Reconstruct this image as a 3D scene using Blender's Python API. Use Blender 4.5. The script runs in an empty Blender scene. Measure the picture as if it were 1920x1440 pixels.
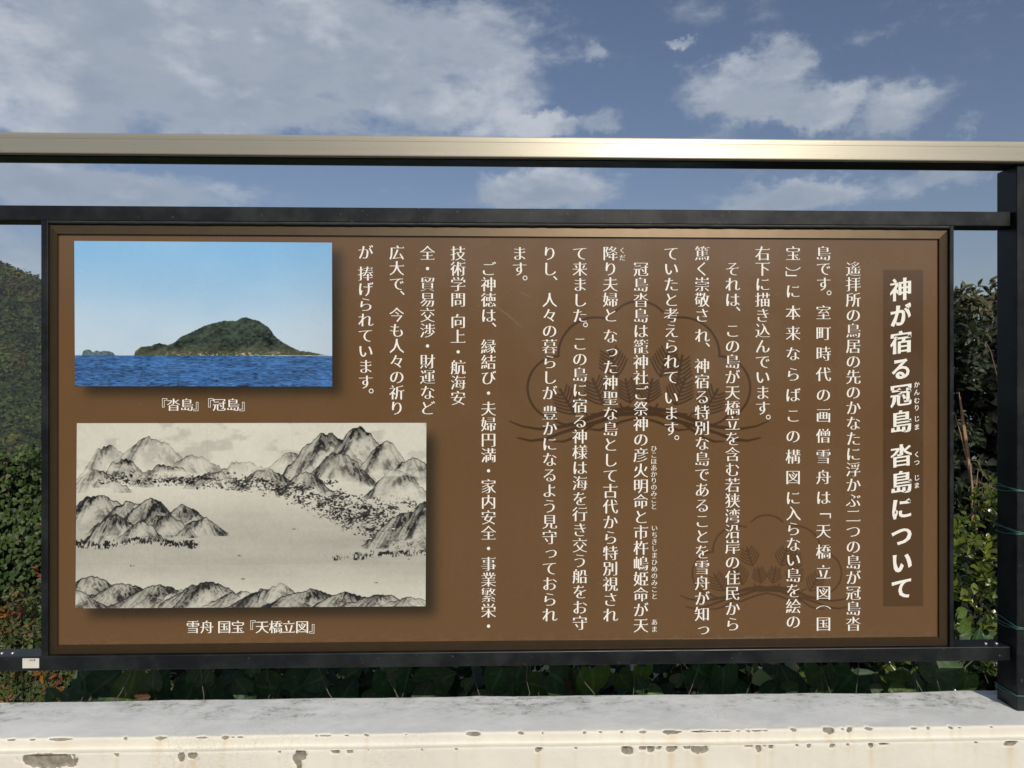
import bpy, math, random
import numpy as np
from mathutils import Vector, Matrix

S = bpy.context.scene
R = math.radians
rng = np.random.default_rng(7)
random.seed(7)

# ------------------------------------------------------------------ camera, sky, sun, exposure
CAMZ = 1.55
F = 1442.0                      # focal length in photo pixels (1920 wide)
YAW = R(1.65)
cam_d = bpy.data.cameras.new('camera'); cam = bpy.data.objects.new('camera', cam_d)
S.collection.objects.link(cam); S.camera = cam
cam.location = (0, 0, CAMZ); cam.rotation_euler = (R(90), 0, -YAW)
cam_d.sensor_width = 36; cam_d.lens = F / 1920 * 36
cam_d.clip_start = 0.02; cam_d.clip_end = 60000

SUN_EL, SUN_AZ = 32.0, 15.5     # degrees; the sun stands behind the camera, to its right
sun_dir = Vector((math.sin(R(SUN_AZ)) * math.cos(R(SUN_EL)), -math.cos(R(SUN_AZ)) * math.cos(R(SUN_EL)), math.sin(R(SUN_EL))))
sd = bpy.data.lights.new('sun', 'SUN'); sd.energy = 3.4; sd.angle = R(0.53); sd.color = (1.0, 0.94, 0.82)
so = bpy.data.objects.new('sun', sd); S.collection.objects.link(so)
so.rotation_euler = sun_dir.to_track_quat('Z', 'Y').to_euler()
so.location = (3, -6, 6)

S.view_settings.view_transform = 'Standard'; S.view_settings.look = 'None'
S.view_settings.exposure = 0; S.view_settings.gamma = 1; S.view_settings.use_curve_mapping = False

SC, CC = math.sin(YAW), math.cos(YAW)
def P(px, py, Y):
    """world point where the sight line through a photo pixel meets the vertical plane y = Y"""
    tx = (px - 960) / F; tz = -(py - 720) / F
    t = Y / (CC - tx * SC)
    return (t * (SC + tx * CC), Y, CAMZ + t * tz)
def scl(px, Y):
    tx = (px - 960) / F
    return Y / (CC - tx * SC) / F

def N(nt, typ, **kw):
    n = nt.nodes.new(typ)
    for k, v in kw.items():
        if k.startswith('i_'):
            key = k[2:]
            key = int(key) if key.isdigit() else key.replace('_', ' ')
            n.inputs[key].default_value = v
        else: setattr(n, k, v)
    return n
def mathn(nt, op, a, b=None, clamp=False):
    n = nt.nodes.new('ShaderNodeMath'); n.operation = op; n.use_clamp = clamp
    for i, v in enumerate((a, b)):
        if v is None: continue
        if isinstance(v, (int, float)): n.inputs[i].default_value = v
        else: nt.links.new(v, n.inputs[i])
    return n.outputs[0]
def maprange(nt, v, a, b, c=0.0, d=1.0, smooth=True):
    n = nt.nodes.new('ShaderNodeMapRange'); n.interpolation_type = 'SMOOTHSTEP' if smooth else 'LINEAR'
    nt.links.new(v, n.inputs[0])
    for i, x in enumerate((a, b, c, d)): n.inputs[i + 1].default_value = x
    return n.outputs[0]
def mixc(nt, f, a, b, blend='MIX'):
    n = nt.nodes.new('ShaderNodeMix'); n.data_type = 'RGBA'; n.blend_type = blend
    for s, v in ((n.inputs[0], f), (n.inputs[6], a), (n.inputs[7], b)):
        if isinstance(v, (int, float)): s.default_value = v
        elif isinstance(v, tuple): s.default_value = (*v, 1) if len(v) == 3 else v
        else: nt.links.new(v, s)
    return n.outputs[2]

def srgb(r, g, b):
    f = lambda c: (c / 255 / 12.92) if c / 255 <= .04045 else ((c / 255 + .055) / 1.055) ** 2.4
    return (f(r), f(g), f(b))

def build_world():
    w = bpy.data.worlds.new('World'); S.world = w; w.use_nodes = True
    nt = w.node_tree; nt.nodes.clear()
    out = N(nt, 'ShaderNodeOutputWorld'); bg = N(nt, 'ShaderNodeBackground')
    nt.links.new(bg.outputs[0], out.inputs[0])
    sky = N(nt, 'ShaderNodeTexSky', sky_type='NISHITA', sun_disc=False)
    sky.sun_elevation = R(SUN_EL); sky.sun_rotation = R(180 - SUN_AZ)
    sky.air_density = 1.0; sky.dust_density = 1.0; sky.ozone_density = 2.2; sky.altitude = 130
    tc = N(nt, 'ShaderNodeTexCoord')
    d = tc.outputs['Generated']
    # warp and detail noises on the direction of view
    nz = N(nt, 'ShaderNodeTexNoise', i_Scale=5.6, i_Detail=11.0, i_Roughness=0.62)
    mp = N(nt, 'ShaderNodeMapping'); mp.inputs['Scale'].default_value = (1.0, 1.0, 2.2); mp.inputs['Location'].default_value = (3.1, 1.7, 0.4)
    nt.links.new(d, mp.inputs[0]); nt.links.new(mp.outputs[0], nz.inputs['Vector'])
    nb = N(nt, 'ShaderNodeTexNoise', i_Scale=2.6, i_Detail=5.0, i_Roughness=0.55)
    mp2 = N(nt, 'ShaderNodeMapping'); mp2.inputs['Scale'].default_value = (1.0, 1.0, 3.0); mp2.inputs['Location'].default_value = (7.3, 0.2, 2.2)
    nt.links.new(d, mp2.inputs[0]); nt.links.new(mp2.outputs[0], nb.inputs['Vector'])
    # individual clouds: photo pixel centre, half width, half height, weight
    clouds = [(330, 60, 560, 150, .88), (780, 120, 330, 150, .85), (150, 110, 420, 150, .85), (480, 225, 330, 75, .95), (100, 225, 200, 50, .85),
              (930, 130, 130, 95, .75), (150, 345, 380, 60, .85), (1010, 225, 130, 35, .85), (1130, 215, 70, 38, .8), (1010, 360, 170, 55, .85),
              (1390, 165, 150, 62, .72), (1500, 195, 150, 40, .72), (1560, 205, 80, 40, .78), (1690, 210, 125, 48, .6), (1480, 105, 60, 40, .6), (1275, 76, 40, 14, .5),
              (1680, 20, 110, 45, .55), (1500, 365, 170, 40, .75), (770, 345, 90, 16, .6), (1830, 240, 40, 20, .5), (1105, 100, 40, 25, .45), (1780, 330, 140, 30, .4), (-60, 470, 260, 90, .8), (560, 20, 420, 90, .9), (420, 150, 260, 60, .85)]
    # warp the lookup position so that outlines billow
    wn = N(nt, 'ShaderNodeTexNoise', i_Scale=7.0, i_Detail=6.0, i_Roughness=0.6)
    nt.links.new(d, wn.inputs['Vector'])
    sb = N(nt, 'ShaderNodeVectorMath', operation='SUBTRACT'); sb.inputs[1].default_value = (.5, .5, .5)
    nt.links.new(wn.outputs['Color'], sb.inputs[0])
    sc_ = N(nt, 'ShaderNodeVectorMath', operation='SCALE'); sc_.inputs['Scale'].default_value = 0.085
    nt.links.new(sb.outputs[0], sc_.inputs[0])
    ad0 = N(nt, 'ShaderNodeVectorMath', operation='ADD'); nt.links.new(d, ad0.inputs[0]); nt.links.new(sc_.outputs[0], ad0.inputs[1])
    wl = N(nt, 'ShaderNodeTexNoise', i_Scale=22.0, i_Detail=8.0, i_Roughness=0.7); nt.links.new(d, wl.inputs['Vector'])
    sb2 = N(nt, 'ShaderNodeVectorMath', operation='SUBTRACT'); sb2.inputs[1].default_value = (.5, .5, .5); nt.links.new(wl.outputs['Color'], sb2.inputs[0])
    sc2 = N(nt, 'ShaderNodeVectorMath', operation='SCALE'); sc2.inputs['Scale'].default_value = 0.055; nt.links.new(sb2.outputs[0], sc2.inputs[0])
    ad = N(nt, 'ShaderNodeVectorMath', operation='ADD'); nt.links.new(ad0.outputs[0], ad.inputs[0]); nt.links.new(sc2.outputs[0], ad.inputs[1])
    acc = None
    for (cx, cy, hw, hh, wt) in clouds:
        c = Vector(P(cx, cy, 1.0)) - Vector((0, 0, CAMZ)); c.normalize()
        s1 = N(nt, 'ShaderNodeVectorMath', operation='SUBTRACT'); nt.links.new(ad.outputs[0], s1.inputs[0]); s1.inputs[1].default_value = c
        s2 = N(nt, 'ShaderNodeVectorMath', operation='DIVIDE'); nt.links.new(s1.outputs[0], s2.inputs[0]); s2.inputs[1].default_value = (hw / F * .82, hw / F * .9, hh / F * .85)
        s3 = N(nt, 'ShaderNodeVectorMath', operation='LENGTH'); nt.links.new(s2.outputs[0], s3.inputs[0])
        v = maprange(nt, s3.outputs['Value'], 1.45, 0.35, 0.0, wt)
        acc = v if acc is None else mathn(nt, 'MAXIMUM', acc, v)
    # everywhere else: scattered clouds of the same kind
    sep = N(nt, 'ShaderNodeSeparateXYZ'); nt.links.new(d, sep.inputs[0])
    away = maprange(nt, sep.outputs['Y'], 0.62, 0.35, 0.0, 1.0)
    gen = mathn(nt, 'MULTIPLY', maprange(nt, nb.outputs['Fac'], 0.45, 0.62, 0.0, 0.9), away)
    acc = mathn(nt, 'MAXIMUM', acc, gen)
    det = mathn(nt, 'MULTIPLY', mathn(nt, 'SUBTRACT', nz.outputs['Fac'], 0.5), 2.9)
    dens = mathn(nt, 'ADD', acc, det)
    cover = maprange(nt, dens, 0.16, 0.86, 0.0, 0.86)
    # self shading of the clouds: thick parts grey, thin sunlit rims pale
    n3 = N(nt, 'ShaderNodeTexNoise', i_Scale=8.0, i_Detail=7.0, i_Roughness=0.58)
    mp3 = N(nt, 'ShaderNodeMapping'); mp3.inputs['Scale'].default_value = (1.0, 1.0, 1.9); mp3.inputs['Location'].default_value = (0.6, 5.0, 1.1)
    nt.links.new(d, mp3.inputs[0]); nt.links.new(mp3.outputs[0], n3.inputs['Vector'])
    lit = mathn(nt, 'ADD', maprange(nt, n3.outputs['Fac'], 0.46, 0.66, 0.0, .75), maprange(nt, dens, 1.25, .55, 0.0, .35), True)
    ccol = mixc(nt, lit, (0.33, 0.385, 0.465), (0.62, 0.655, 0.71))
    # scale the clear sky, then mix in the clouds
    hs = N(nt, 'ShaderNodeHueSaturation'); hs.inputs['Saturation'].default_value = SKY_SAT
    nt.links.new(sky.outputs[0], hs.inputs['Color'])
    skyc = mixc(nt, 1.0, hs.outputs[0], (SKY_MUL * SKY_TINT[0], SKY_MUL * SKY_TINT[1], SKY_MUL * SKY_TINT[2]), 'MULTIPLY')
    dist = maprange(nt, sep.outputs['Z'], 0.0, 0.40, 0.55, 1.0)
    col = mixc(nt, mathn(nt, 'MULTIPLY', cover, dist), skyc, mixc(nt, 1.0, ccol, (CLOUD_MUL,) * 3, 'MULTIPLY'))
    nt.links.new(col, bg.inputs[0]); bg.inputs[1].default_value = SKY_STR
SKY_STR = 0.073
SKY_SAT = 1.02
SKY_MUL = 1.0
SKY_TINT = (1.08, 0.985, 1.0)
CLOUD_MUL = 1.0 / SKY_STR
build_world()

# ------------------------------------------------------------------ helpers
def tag(o, label=None, cat=None, group=None, kind=None):
    for k, v in (('label', label), ('category', cat), ('group', group), ('kind', kind)):
        if v: o[k] = v
    return o
def empty(name, loc, label, cat, group=None):
    o = bpy.data.objects.new(name, None); S.collection.objects.link(o); o.location = loc
    o.empty_display_size = .1
    return tag(o, label, cat, group)
def link(name, me, mat=None, parent=None, smooth=False):
    if mat and not me.materials: me.materials.append(mat)
    if smooth: me.polygons.foreach_set('use_smooth', [True] * len(me.polygons))
    o = bpy.data.objects.new(name, me); S.collection.objects.link(o)
    if parent:
        o.parent = parent
        # geometry is given in world coordinates: undo the parent's place
        m = Matrix.Identity(4)
        q = parent
        while q: m = Matrix.LocRotScale(q.location, q.rotation_euler, q.scale) @ m if False else m; q = q.parent
    return o
def np_mesh(name, V, Fc, cols=None, attrs=None, uv=None, flat=False):
    """V (n,3); Fc list of (k,m) index arrays with m=3 or 4"""
    V = np.asarray(V, dtype=np.float32)
    if isinstance(Fc, np.ndarray): Fc = [Fc]
    me = bpy.data.meshes.new(name)
    nl = sum(f.size for f in Fc); nf = sum(len(f) for f in Fc)
    me.vertices.add(len(V)); me.vertices.foreach_set('co', V.ravel())
    me.loops.add(nl); me.polygons.add(nf)
    me.loops.foreach_set('vertex_index', np.concatenate([f.ravel() for f in Fc]).astype(np.int32))
    starts = []; s = 0
    for f in Fc:
        starts.append(np.arange(len(f), dtype=np.int32) * f.shape[1] + s); s += f.size
    me.polygons.foreach_set('loop_start', np.concatenate(starts))
    if cols is not None:
        a = me.color_attributes.new('tint', 'FLOAT_COLOR', 'POINT')
        c = np.ones((len(V), 4), np.float32); c[:, :3] = cols
        a.data.foreach_set('color', c.ravel())
    for k, v in (attrs or {}).items():
        a = me.attributes.new(k, 'FLOAT', 'POINT'); a.data.foreach_set('value', np.asarray(v, np.float32).ravel())
    if uv is not None:
        l = me.uv_layers.new(name='UVMap')
        vi = np.concatenate([f.ravel() for f in Fc])
        l.data.foreach_set('uv', np.asarray(uv, np.float32)[vi].ravel())
    if flat: me.polygons.foreach_set('use_smooth', [False] * nf)
    me.update(calc_edges=True); me.validate()
    return me
def box(x0, x1, y0, y1, z0, z1, bev=0.0):
    import bmesh
    bm = bmesh.new(); bmesh.ops.create_cube(bm, size=1)
    bmesh.ops.scale(bm, vec=(x1 - x0, y1 - y0, z1 - z0), verts=bm.verts)
    bmesh.ops.translate(bm, vec=((x0 + x1) / 2, (y0 + y1) / 2, (z0 + z1) / 2), verts=bm.verts)
    if bev: bmesh.ops.bevel(bm, geom=bm.edges[:], offset=bev, segments=2, affect='EDGES', profile=.5)
    me = bpy.data.meshes.new('mesh'); bm.to_mesh(me); bm.free()
    return me
def shift(me, loc):
    me.transform(Matrix.Translation(-Vector(loc))); return me
def tube(pts, r, sides=6, closed=False):
    pts = [Vector(p) for p in pts]; n = len(pts); V = []; Fs = []
    rr = r if hasattr(r, '__len__') else [r] * n
    for i, p in enumerate(pts):
        a = pts[i - 1] if (i or closed) else p; b = pts[(i + 1) % n] if (i < n - 1 or closed) else p
        t = (b - a).normalized()
        u = t.cross(Vector((0.02, 0.03, 1)));
        if u.length < 1e-3: u = t.cross(Vector((1, 0, 0)))
        u.normalize(); v = t.cross(u)
        for k in range(sides):
            an = 2 * math.pi * k / sides
            V.append(p + (u * math.cos(an) + v * math.sin(an)) * rr[i])
    m = n if closed else n - 1
    for i in range(m):
        for k in range(sides):
            Fs.append((i * sides + k, i * sides + (k + 1) % sides, ((i + 1) % n) * sides + (k + 1) % sides, ((i + 1) % n) * sides + k))
    return np.array([tuple(v) for v in V]), np.array(Fs)

# numpy noise
def vnoise(x, y, seed):
    r = np.random.default_rng(seed); T = r.random((256, 256)).astype(np.float32)
    xi = np.floor(x).astype(int); yi = np.floor(y).astype(int); fx = x - xi; fy = y - yi
    fx = fx * fx * (3 - 2 * fx); fy = fy * fy * (3 - 2 * fy)
    a = T[yi & 255, xi & 255]; b = T[yi & 255, (xi + 1) & 255]; c = T[(yi + 1) & 255, xi & 255]; d = T[(yi + 1) & 255, (xi + 1) & 255]
    return (a * (1 - fx) + b * fx) * (1 - fy) + (c * (1 - fx) + d * fx) * fy
def fbm(x, y, seed, oct=5, gain=.5):
    s = 0; a = 1; t = 0
    for i in range(oct):
        s = s + a * vnoise(x * 2 ** i + i * 17.3, y * 2 ** i + i * 9.1, seed + i); t += a; a *= gain
    return s / t
def sst(a, b, x):
    t = np.clip((x - a) / (b - a), 0, 1); return t * t * (3 - 2 * t)

# ------------------------------------------------------------------ materials
def mat(name):
    m = bpy.data.materials.new(name); m.use_nodes = True
    nt = m.node_tree; b = nt.nodes['Principled BSDF']
    return m, nt, b
def noise_tex(nt, scale, detail=4, rough=.55, stretch=(1, 1, 1), coord='Object'):
    tc = N(nt, 'ShaderNodeTexCoord'); mp = N(nt, 'ShaderNodeMapping'); mp.inputs['Scale'].default_value = stretch
    nt.links.new(tc.outputs[coord], mp.inputs[0])
    n = N(nt, 'ShaderNodeTexNoise', i_Scale=scale, i_Detail=float(detail), i_Roughness=rough)
    nt.links.new(mp.outputs[0], n.inputs['Vector'])
    return n.outputs['Fac']
def bump(nt, b, h, strength=.2, dist=.001):
    bp = N(nt, 'ShaderNodeBump'); bp.inputs['Strength'].default_value = strength; bp.inputs['Distance'].default_value = dist
    nt.links.new(h, bp.inputs['Height']); nt.links.new(bp.outputs[0], b.inputs['Normal'])

def m_handrail():
    m, nt, b = mat('champagne_aluminium')
    n = noise_tex(nt, 60, 3, .5, (.04, 1, 6)); g = noise_tex(nt, 9, 5, .6, (.6, 1, 2))
    col = mixc(nt, n, (.44, .405, .325), (.505, .47, .385))
    sp = maprange(nt, noise_tex(nt, 130, 3, .6), .66, .74)
    col = mixc(nt, mathn(nt, 'MULTIPLY', sp, .35), col, (.22, .19, .13))
    nt.links.new(col, b.inputs['Base Color'])
    b.inputs['Metallic'].default_value = .62
    nt.links.new(maprange(nt, g, .3, .7, .43, .49), b.inputs['Roughness'])
    b.inputs['Anisotropic'].default_value = .75; tg = N(nt, 'ShaderNodeCombineXYZ'); tg.inputs[2].default_value = 1.0; nt.links.new(tg.outputs[0], b.inputs['Tangent'])
    bump(nt, b, n, .12, .0006)
    return m
def m_black():
    m, nt, b = mat('black_painted_steel')
    g = noise_tex(nt, 14, 6, .65); s = noise_tex(nt, 150, 2, .5)
    col = mixc(nt, maprange(nt, g, .38, .72), (.007, .008, .010), (.018, .021, .022))
    dst = maprange(nt, s, .70, .76)
    col = mixc(nt, mathn(nt, 'MULTIPLY', dst, .5), col, (.12, .12, .11))
    nt.links.new(col, b.inputs['Base Color'])
    nt.links.new(maprange(nt, g, .3, .7, .30, .45), b.inputs['Roughness'])
    b.inputs['Specular IOR Level'].default_value = .32
    bump(nt, b, s, .06, .0005)
    return m
def m_frame():
    m, nt, b = mat('bronze_anodised_frame')
    n = noise_tex(nt, 40, 4, .6)
    nt.links.new(mixc(nt, n, (.060, .040, .020), (.085, .058, .031)), b.inputs['Base Color'])
    b.inputs['Metallic'].default_value = .6; b.inputs['Roughness'].default_value = .40
    b.inputs['Specular IOR Level'].default_value = .5
    return m
def m_simple(name, col, rough=.6, metal=0.0, spec=.5):
    m, nt, b = mat(name)
    n = noise_tex(nt, 30, 4)
    nt.links.new(mixc(nt, n, tuple(c * .85 for c in col), tuple(min(1, c * 1.12) for c in col)), b.inputs['Base Color'])
    b.inputs['Roughness'].default_value = rough; b.inputs['Metallic'].default_value = metal; b.inputs['Specular IOR Level'].default_value = spec
    return m
def m_leaf(name, rough=.45, trans=.22, spec=.4, veins=False):
    m, nt, b = mat(name)
    at = N(nt, 'ShaderNodeAttribute', attribute_name='tint')
    col = at.outputs['Color']
    n = noise_tex(nt, 45, 3)
    col = mixc(nt, 1.0, col, mixc(nt, n, (.72, .72, .72), (1.25, 1.25, 1.25)), 'MULTIPLY')
    nt.links.new(col, b.inputs['Base Color'])
    b.inputs['Roughness'].default_value = rough; b.inputs['Specular IOR Level'].default_value = spec
    tr = N(nt, 'ShaderNodeBsdfTranslucent'); nt.links.new(mixc(nt, 1.0, col, (1.3, 1.5, .6), 'MULTIPLY'), tr.inputs[0])
    mx = N(nt, 'ShaderNodeMixShader'); mx.inputs[0].default_value = trans
    nt.links.new(b.outputs[0], mx.inputs[1]); nt.links.new(tr.outputs[0], mx.inputs[2])
    nt.links.new(mx.outputs[0], nt.nodes['Material Output'].inputs[0])
    return m
M_RAIL = m_handrail(); M_BLACK = m_black(); M_FRAME = m_frame()
M_STEM = m_simple('brown_stem', (.030, .024, .016), .9)
M_LEAF = m_leaf('leaf', .50, .18, .28)
M_FAR = m_leaf('far_foliage', .9, .0, .05)

# ------------------------------------------------------------------ ground, hill, water
def terrain_h(x, y):
    r = np.hypot(x, y); az = np.degrees(np.arctan2(x, y))       # 0 = ahead, negative = left
    n = fbm(x / 60 + 40, y / 60 + 40, 3, 5) - .5
    # seaward slope ahead, unseen rise behind the camera, added to darken the board's reflection
    ahead = -2.0 - 1.4 * sst(1.6, 4, y) - np.maximum(y - 4, 0) * .36 * sst(-20, 60, y + 10)
    ahead = np.maximum(ahead, -105 + n * 6)
    back = sst(12, 90, -y) * 13 + n * 2 * sst(15, 60, -y)
    base = np.where(y > 1.6, ahead, 0 + back)
    # the hill at left, about 300 m away
    hx, hy = -197.0, 268.0
    dx = (x - hx); dy = (y - hy)
    u = dx * .80 + dy * .60; v = -dx * .60 + dy * .80
    hill = 144 * np.exp(-(u / 190) ** 2 - (v / 120) ** 2) * (1 + .0 * n)
    cone = 13 * np.exp(-((dx + 2) ** 2 + dy ** 2) / 22 ** 2)
    hl = hill + cone - 105 + n * 9
    w = sst(25, 90, r)
    base = np.where(y > 0, np.maximum(base, base * (1 - w) + w * hl), base)
    return base
def build_ground():
    rr = np.concatenate([np.linspace(1.575, 12, 24), np.geomspace(13, 1600, 90)])
    V = []
    # forward and around: polar sheet whose centre lies under the wall
    th = np.radians(np.linspace(0, 360, 241)[:-1])
    Rr, Th = np.meshgrid(np.concatenate([[0.0, .8], rr]), th, indexing='ij')
    X = Rr * np.sin(Th); Y = Rr * np.cos(Th)
    Z = terrain_h(X, Y)
    nr, nt_ = X.shape
    V = np.stack([X, Y, Z], -1).reshape(-1, 3)
    i, j = np.meshgrid(np.arange(nr - 1), np.arange(nt_), indexing='ij')
    a = i * nt_ + j; b = i * nt_ + (j + 1) % nt_; c = (i + 1) * nt_ + (j + 1) % nt_; d = (i + 1) * nt_ + j
    Fq = np.stack([a, d, c, b], -1).reshape(-1, 4)
    m, nt, bs = mat('hillside_soil_and_scrub')
    n = noise_tex(nt, .35, 8, .65); n2 = noise_tex(nt, 6, 6, .6)
    col = mixc(nt, maprange(nt, n, .35, .65), (.018, .028, .010), (.045, .055, .022))
    col = mixc(nt, maprange(nt, n2, .5, .7), col, (.03, .024, .015))
    nt.links.new(col, bs.inputs['Base Color']); bs.inputs['Roughness'].default_value = .95; bs.inputs['Specular IOR Level'].default_value = .1
    o = link('ground', np_mesh('ground', V, Fq), m, smooth=True); tag(o, kind='structure')
    # paved viewing terrace on the camera's side
    m, nt, bs = mat('terrace_paving')
    n = noise_tex(nt, 4, 7, .6)
    nt.links.new(mixc(nt, n, (.14, .13, .12), (.22, .21, .19)), bs.inputs['Base Color']); bs.inputs['Roughness'].default_value = .9
    o = link('terrace_pavement', box(-14, 14, -9, 1.384, -.2, .012), m); tag(o, kind='structure')
    # the sea
    m, nt, bs = mat('sea_water')
    bs.inputs['Base Color'].default_value = (.02, .05, .08, 1); bs.inputs['Roughness'].default_value = .15
    bump(nt, bs, noise_tex(nt, .05, 6), .3, 1.0)
    a = np.radians(np.arange(0, 360, 5)); V = np.stack([3000 * np.sin(a), 3000 * np.cos(a), np.full_like(a, -98.0)], -1)
    V = np.vstack([V, [[0, 0, -98.0]]]); k = len(a)
    Fq = np.array([(k, (i + 1) % k, i) for i in range(k)])
    o = link('sea', np_mesh('sea', V, Fq), m); tag(o, kind='structure')
build_ground()

# ------------------------------------------------------------------ foliage tools
def leaf_tpl(w=.32, fold=.10, droop=.12, heart=False):
    if heart:
        V = np.array([(0, 0, 0), (-w * .8, .02, .05), (-w, .35, fold), (0, .4, 0), (w, .35, fold), (w * .8, .02, .05), (0, 1, -droop), (-w * .6, .7, fold * .4), (w * .6, .7, fold * .4)])
        Fc = np.array([(0, 3, 2), (0, 2, 1), (0, 4, 3), (0, 5, 4), (3, 7, 2), (3, 6, 7), (3, 4, 8), (3, 8, 6)])
    else:
        V = np.array([(0, 0, 0), (-w, .42, fold), (0, .45, 0), (w, .42, fold), (0, 1, -droop), (-w * .72, .76, fold * .3 - droop * .4), (w * .72, .76, fold * .3 - droop * .4)])
        Fc = np.array([(0, 2, 1), (0, 3, 2), (2, 5, 1), (2, 4, 5), (2, 3, 6), (2, 6, 4)])
    return V, Fc
def norm(v): return v / np.maximum(np.linalg.norm(v, axis=-1, keepdims=True), 1e-9)
def place(tpl, pos, yd, nd, sc, col):
    """copies of one leaf: pos, long axis yd, facing nd, size sc, colour col -> V, F, C"""
    V, Fc = tpl; n = len(pos)
    yd = norm(yd); xd = norm(np.cross(yd, nd)); zd = np.cross(xd, yd)
    sc = np.asarray(sc).reshape(-1, 1, 1)
    W = (V[None, :, 0:1] * xd[:, None] + V[None, :, 1:2] * yd[:, None] + V[None, :, 2:3] * zd[:, None]) * sc + pos[:, None]
    Fo = (Fc[None] + (np.arange(n) * len(V))[:, None, None]).reshape(-1, Fc.shape[1])
    C = np.repeat(col, len(V), axis=0)
    return W.reshape(-1, 3), Fo, C
def palette(n, cols, weights=None, jit=.25, r=rng):
    cols = np.array(cols); k = r.choice(len(cols), n, p=weights)
    c = cols[k] * (1 + r.uniform(-jit, jit, (n, 1)))
    return np.clip(c, 0, 1)
def sprigs(base, dirs, length, nleaf, lsize, tpl, cols, weights=None, spread=.9, r=rng, opp=True):
    """leafy twigs: each carries nleaf leaves in pairs up to a tip"""
    n = len(base); P_, Y_, N_, S_ = [], [], [], []
    dirs = norm(dirs)
    side0 = norm(np.cross(dirs, r.normal(size=(n, 3))))
    side1 = np.cross(dirs, side0)
    for k in range(nleaf):
        t = (k // 2 + .6) / (nleaf / 2) if opp else (k + .5) / nleaf
        ang = (k % 2) * math.pi + (k // 2) * 1.57 if opp else k * 2.4
        s = side0 * math.cos(ang) + side1 * math.sin(ang)
        L = np.asarray(length).reshape(-1, 1)
        p = base + dirs * L * t + r.normal(size=(n, 3)) * L * .02
        yd = dirs * (1.0 - spread * .5 + t * .35) + s * spread + r.normal(size=(n, 3)) * .18
        nd = dirs - s * .4 + r.normal(size=(n, 3)) * .35 + np.array([0, -.15, .45])
        P_.append(p); Y_.append(yd); N_.append(nd); S_.append(lsize * (1.05 - .35 * t) * r.uniform(.7, 1.15, n))
    P_ = np.concatenate(P_); Y_ = np.concatenate(Y_); N_ = np.concatenate(N_); S_ = np.concatenate(S_)
    base_c = palette(n, cols, weights, .15, r)
    C = np.tile(base_c, (nleaf, 1)) * (1 + r.uniform(-.22, .22, (n * nleaf, 1)))
    return place(tpl, P_, Y_, N_, S_, C)
def join(parts):
    V, Fo, C = [], [], []; off = 0
    for v, f, c in parts:
        V.append(v); Fo.append(f + off); C.append(c); off += len(v)
    return np.concatenate(V), np.concatenate(Fo), np.concatenate(C)
def add_foliage(name, parts, material, parent=None, loc=(0, 0, 0)):
    V, Fo, C = join(parts)
    me = np_mesh(name, V - np.array(loc), Fo, C)
    return link(name, me, material, parent)

def volume_pts(n, x0, x1, y0, y1, zfun, zlow, r, bias=1.6):
    """points in a hedge volume, thicker towards the surface facing the camera and the top"""
    x = r.uniform(x0, x1, n); y = y0 + (y1 - y0) * r.random(n) ** bias
    top = zfun(x, y); z = zlow + (top - zlow) * (r.random(n) ** .8)
    return np.stack([x, y, z], -1)

# ------------------------------------------------------------------ far wooded hill
def build_forest():
    r = np.random.default_rng(11)
    pts = []
    # crowns over the slope that faces the camera
    az = np.radians(r.uniform(-56, -12, 3800)); d = r.uniform(170, 335, 3800)
    x = d * np.sin(az); y = d * np.cos(az)
    vis = np.abs(np.degrees(az) + 32) < 9
    keep = vis | (r.random(3800) < .35)
    x, y = x[keep], y[keep]
    z = terrain_h(x, y)
    n = len(x); rad = r.uniform(2.3, 4.6, n)
    # the far crowns a little taller and narrower on the ridge
    cs = palette(n, [(.038, .054, .016), (.055, .072, .020), (.026, .038, .014), (.10, .105, .020), (.066, .056, .018)], [.34, .28, .24, .09, .05], .25, r)
    m = 260
    u = norm(r.normal(size=(n, m, 3))); u[..., 2] = np.abs(u[..., 2]) * 1.1 - .25
    rr = r.uniform(.72, 1.05, (n, m, 1)) * (1 + .28 * np.sin(u[..., 0:1] * 7 + r.uniform(0, 6, (n, 1, 1))) * np.cos(u[..., 1:2] * 6))
    pos = np.stack([x, y, z], -1)[:, None] + np.array([0, 0, 2.6]) + u * rr * rad[:, None, None] * np.array([1, 1, 1.25])
    pos = pos.reshape(-1, 3); nd = (u + r.normal(size=u.shape) * .35).reshape(-1, 3)
    yd = np.cross(nd, r.normal(size=nd.shape))
    Q = np.array([(-.5, -.4, 0), (.45, -.5, .12), (.5, .45, 0), (-.4, .5, .12)]); Fq = np.array([(0, 1, 2), (0, 2, 3)])
    col = np.repeat(cs, m, axis=0) * (1 + r.uniform(-.3, .35, (n * m, 1)))
    V, Fo, C = place((Q, Fq), pos, yd, nd, np.repeat(rad, m) * r.uniform(.14, .28, n * m), col)
    o = link('forest', np_mesh('forest', V, Fo, C), M_FAR)
    tag(o, 'dense dark green woodland covering the distant hill at the left', 'woodland', kind='stuff')
build_forest()

# ------------------------------------------------------------------ shrubs behind the wall
def twigs(origins, tips, r0, r1, sides=4):
    V, Fo = [], []; off = 0
    for a, b in zip(origins, tips):
        a = Vector(a); b = Vector(b); mid = (a + b) / 2 + Vector((random.uniform(-.05, .05), random.uniform(-.05, .05), .02)) * (b - a).length
        v, f = tube([a, mid, b], [r0, (r0 + r1) / 2, r1], sides)
        V.append(v); Fo.append(f + off); off += len(v)
    return np_mesh('twigs', np.concatenate(V), np.concatenate(Fo))

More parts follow.
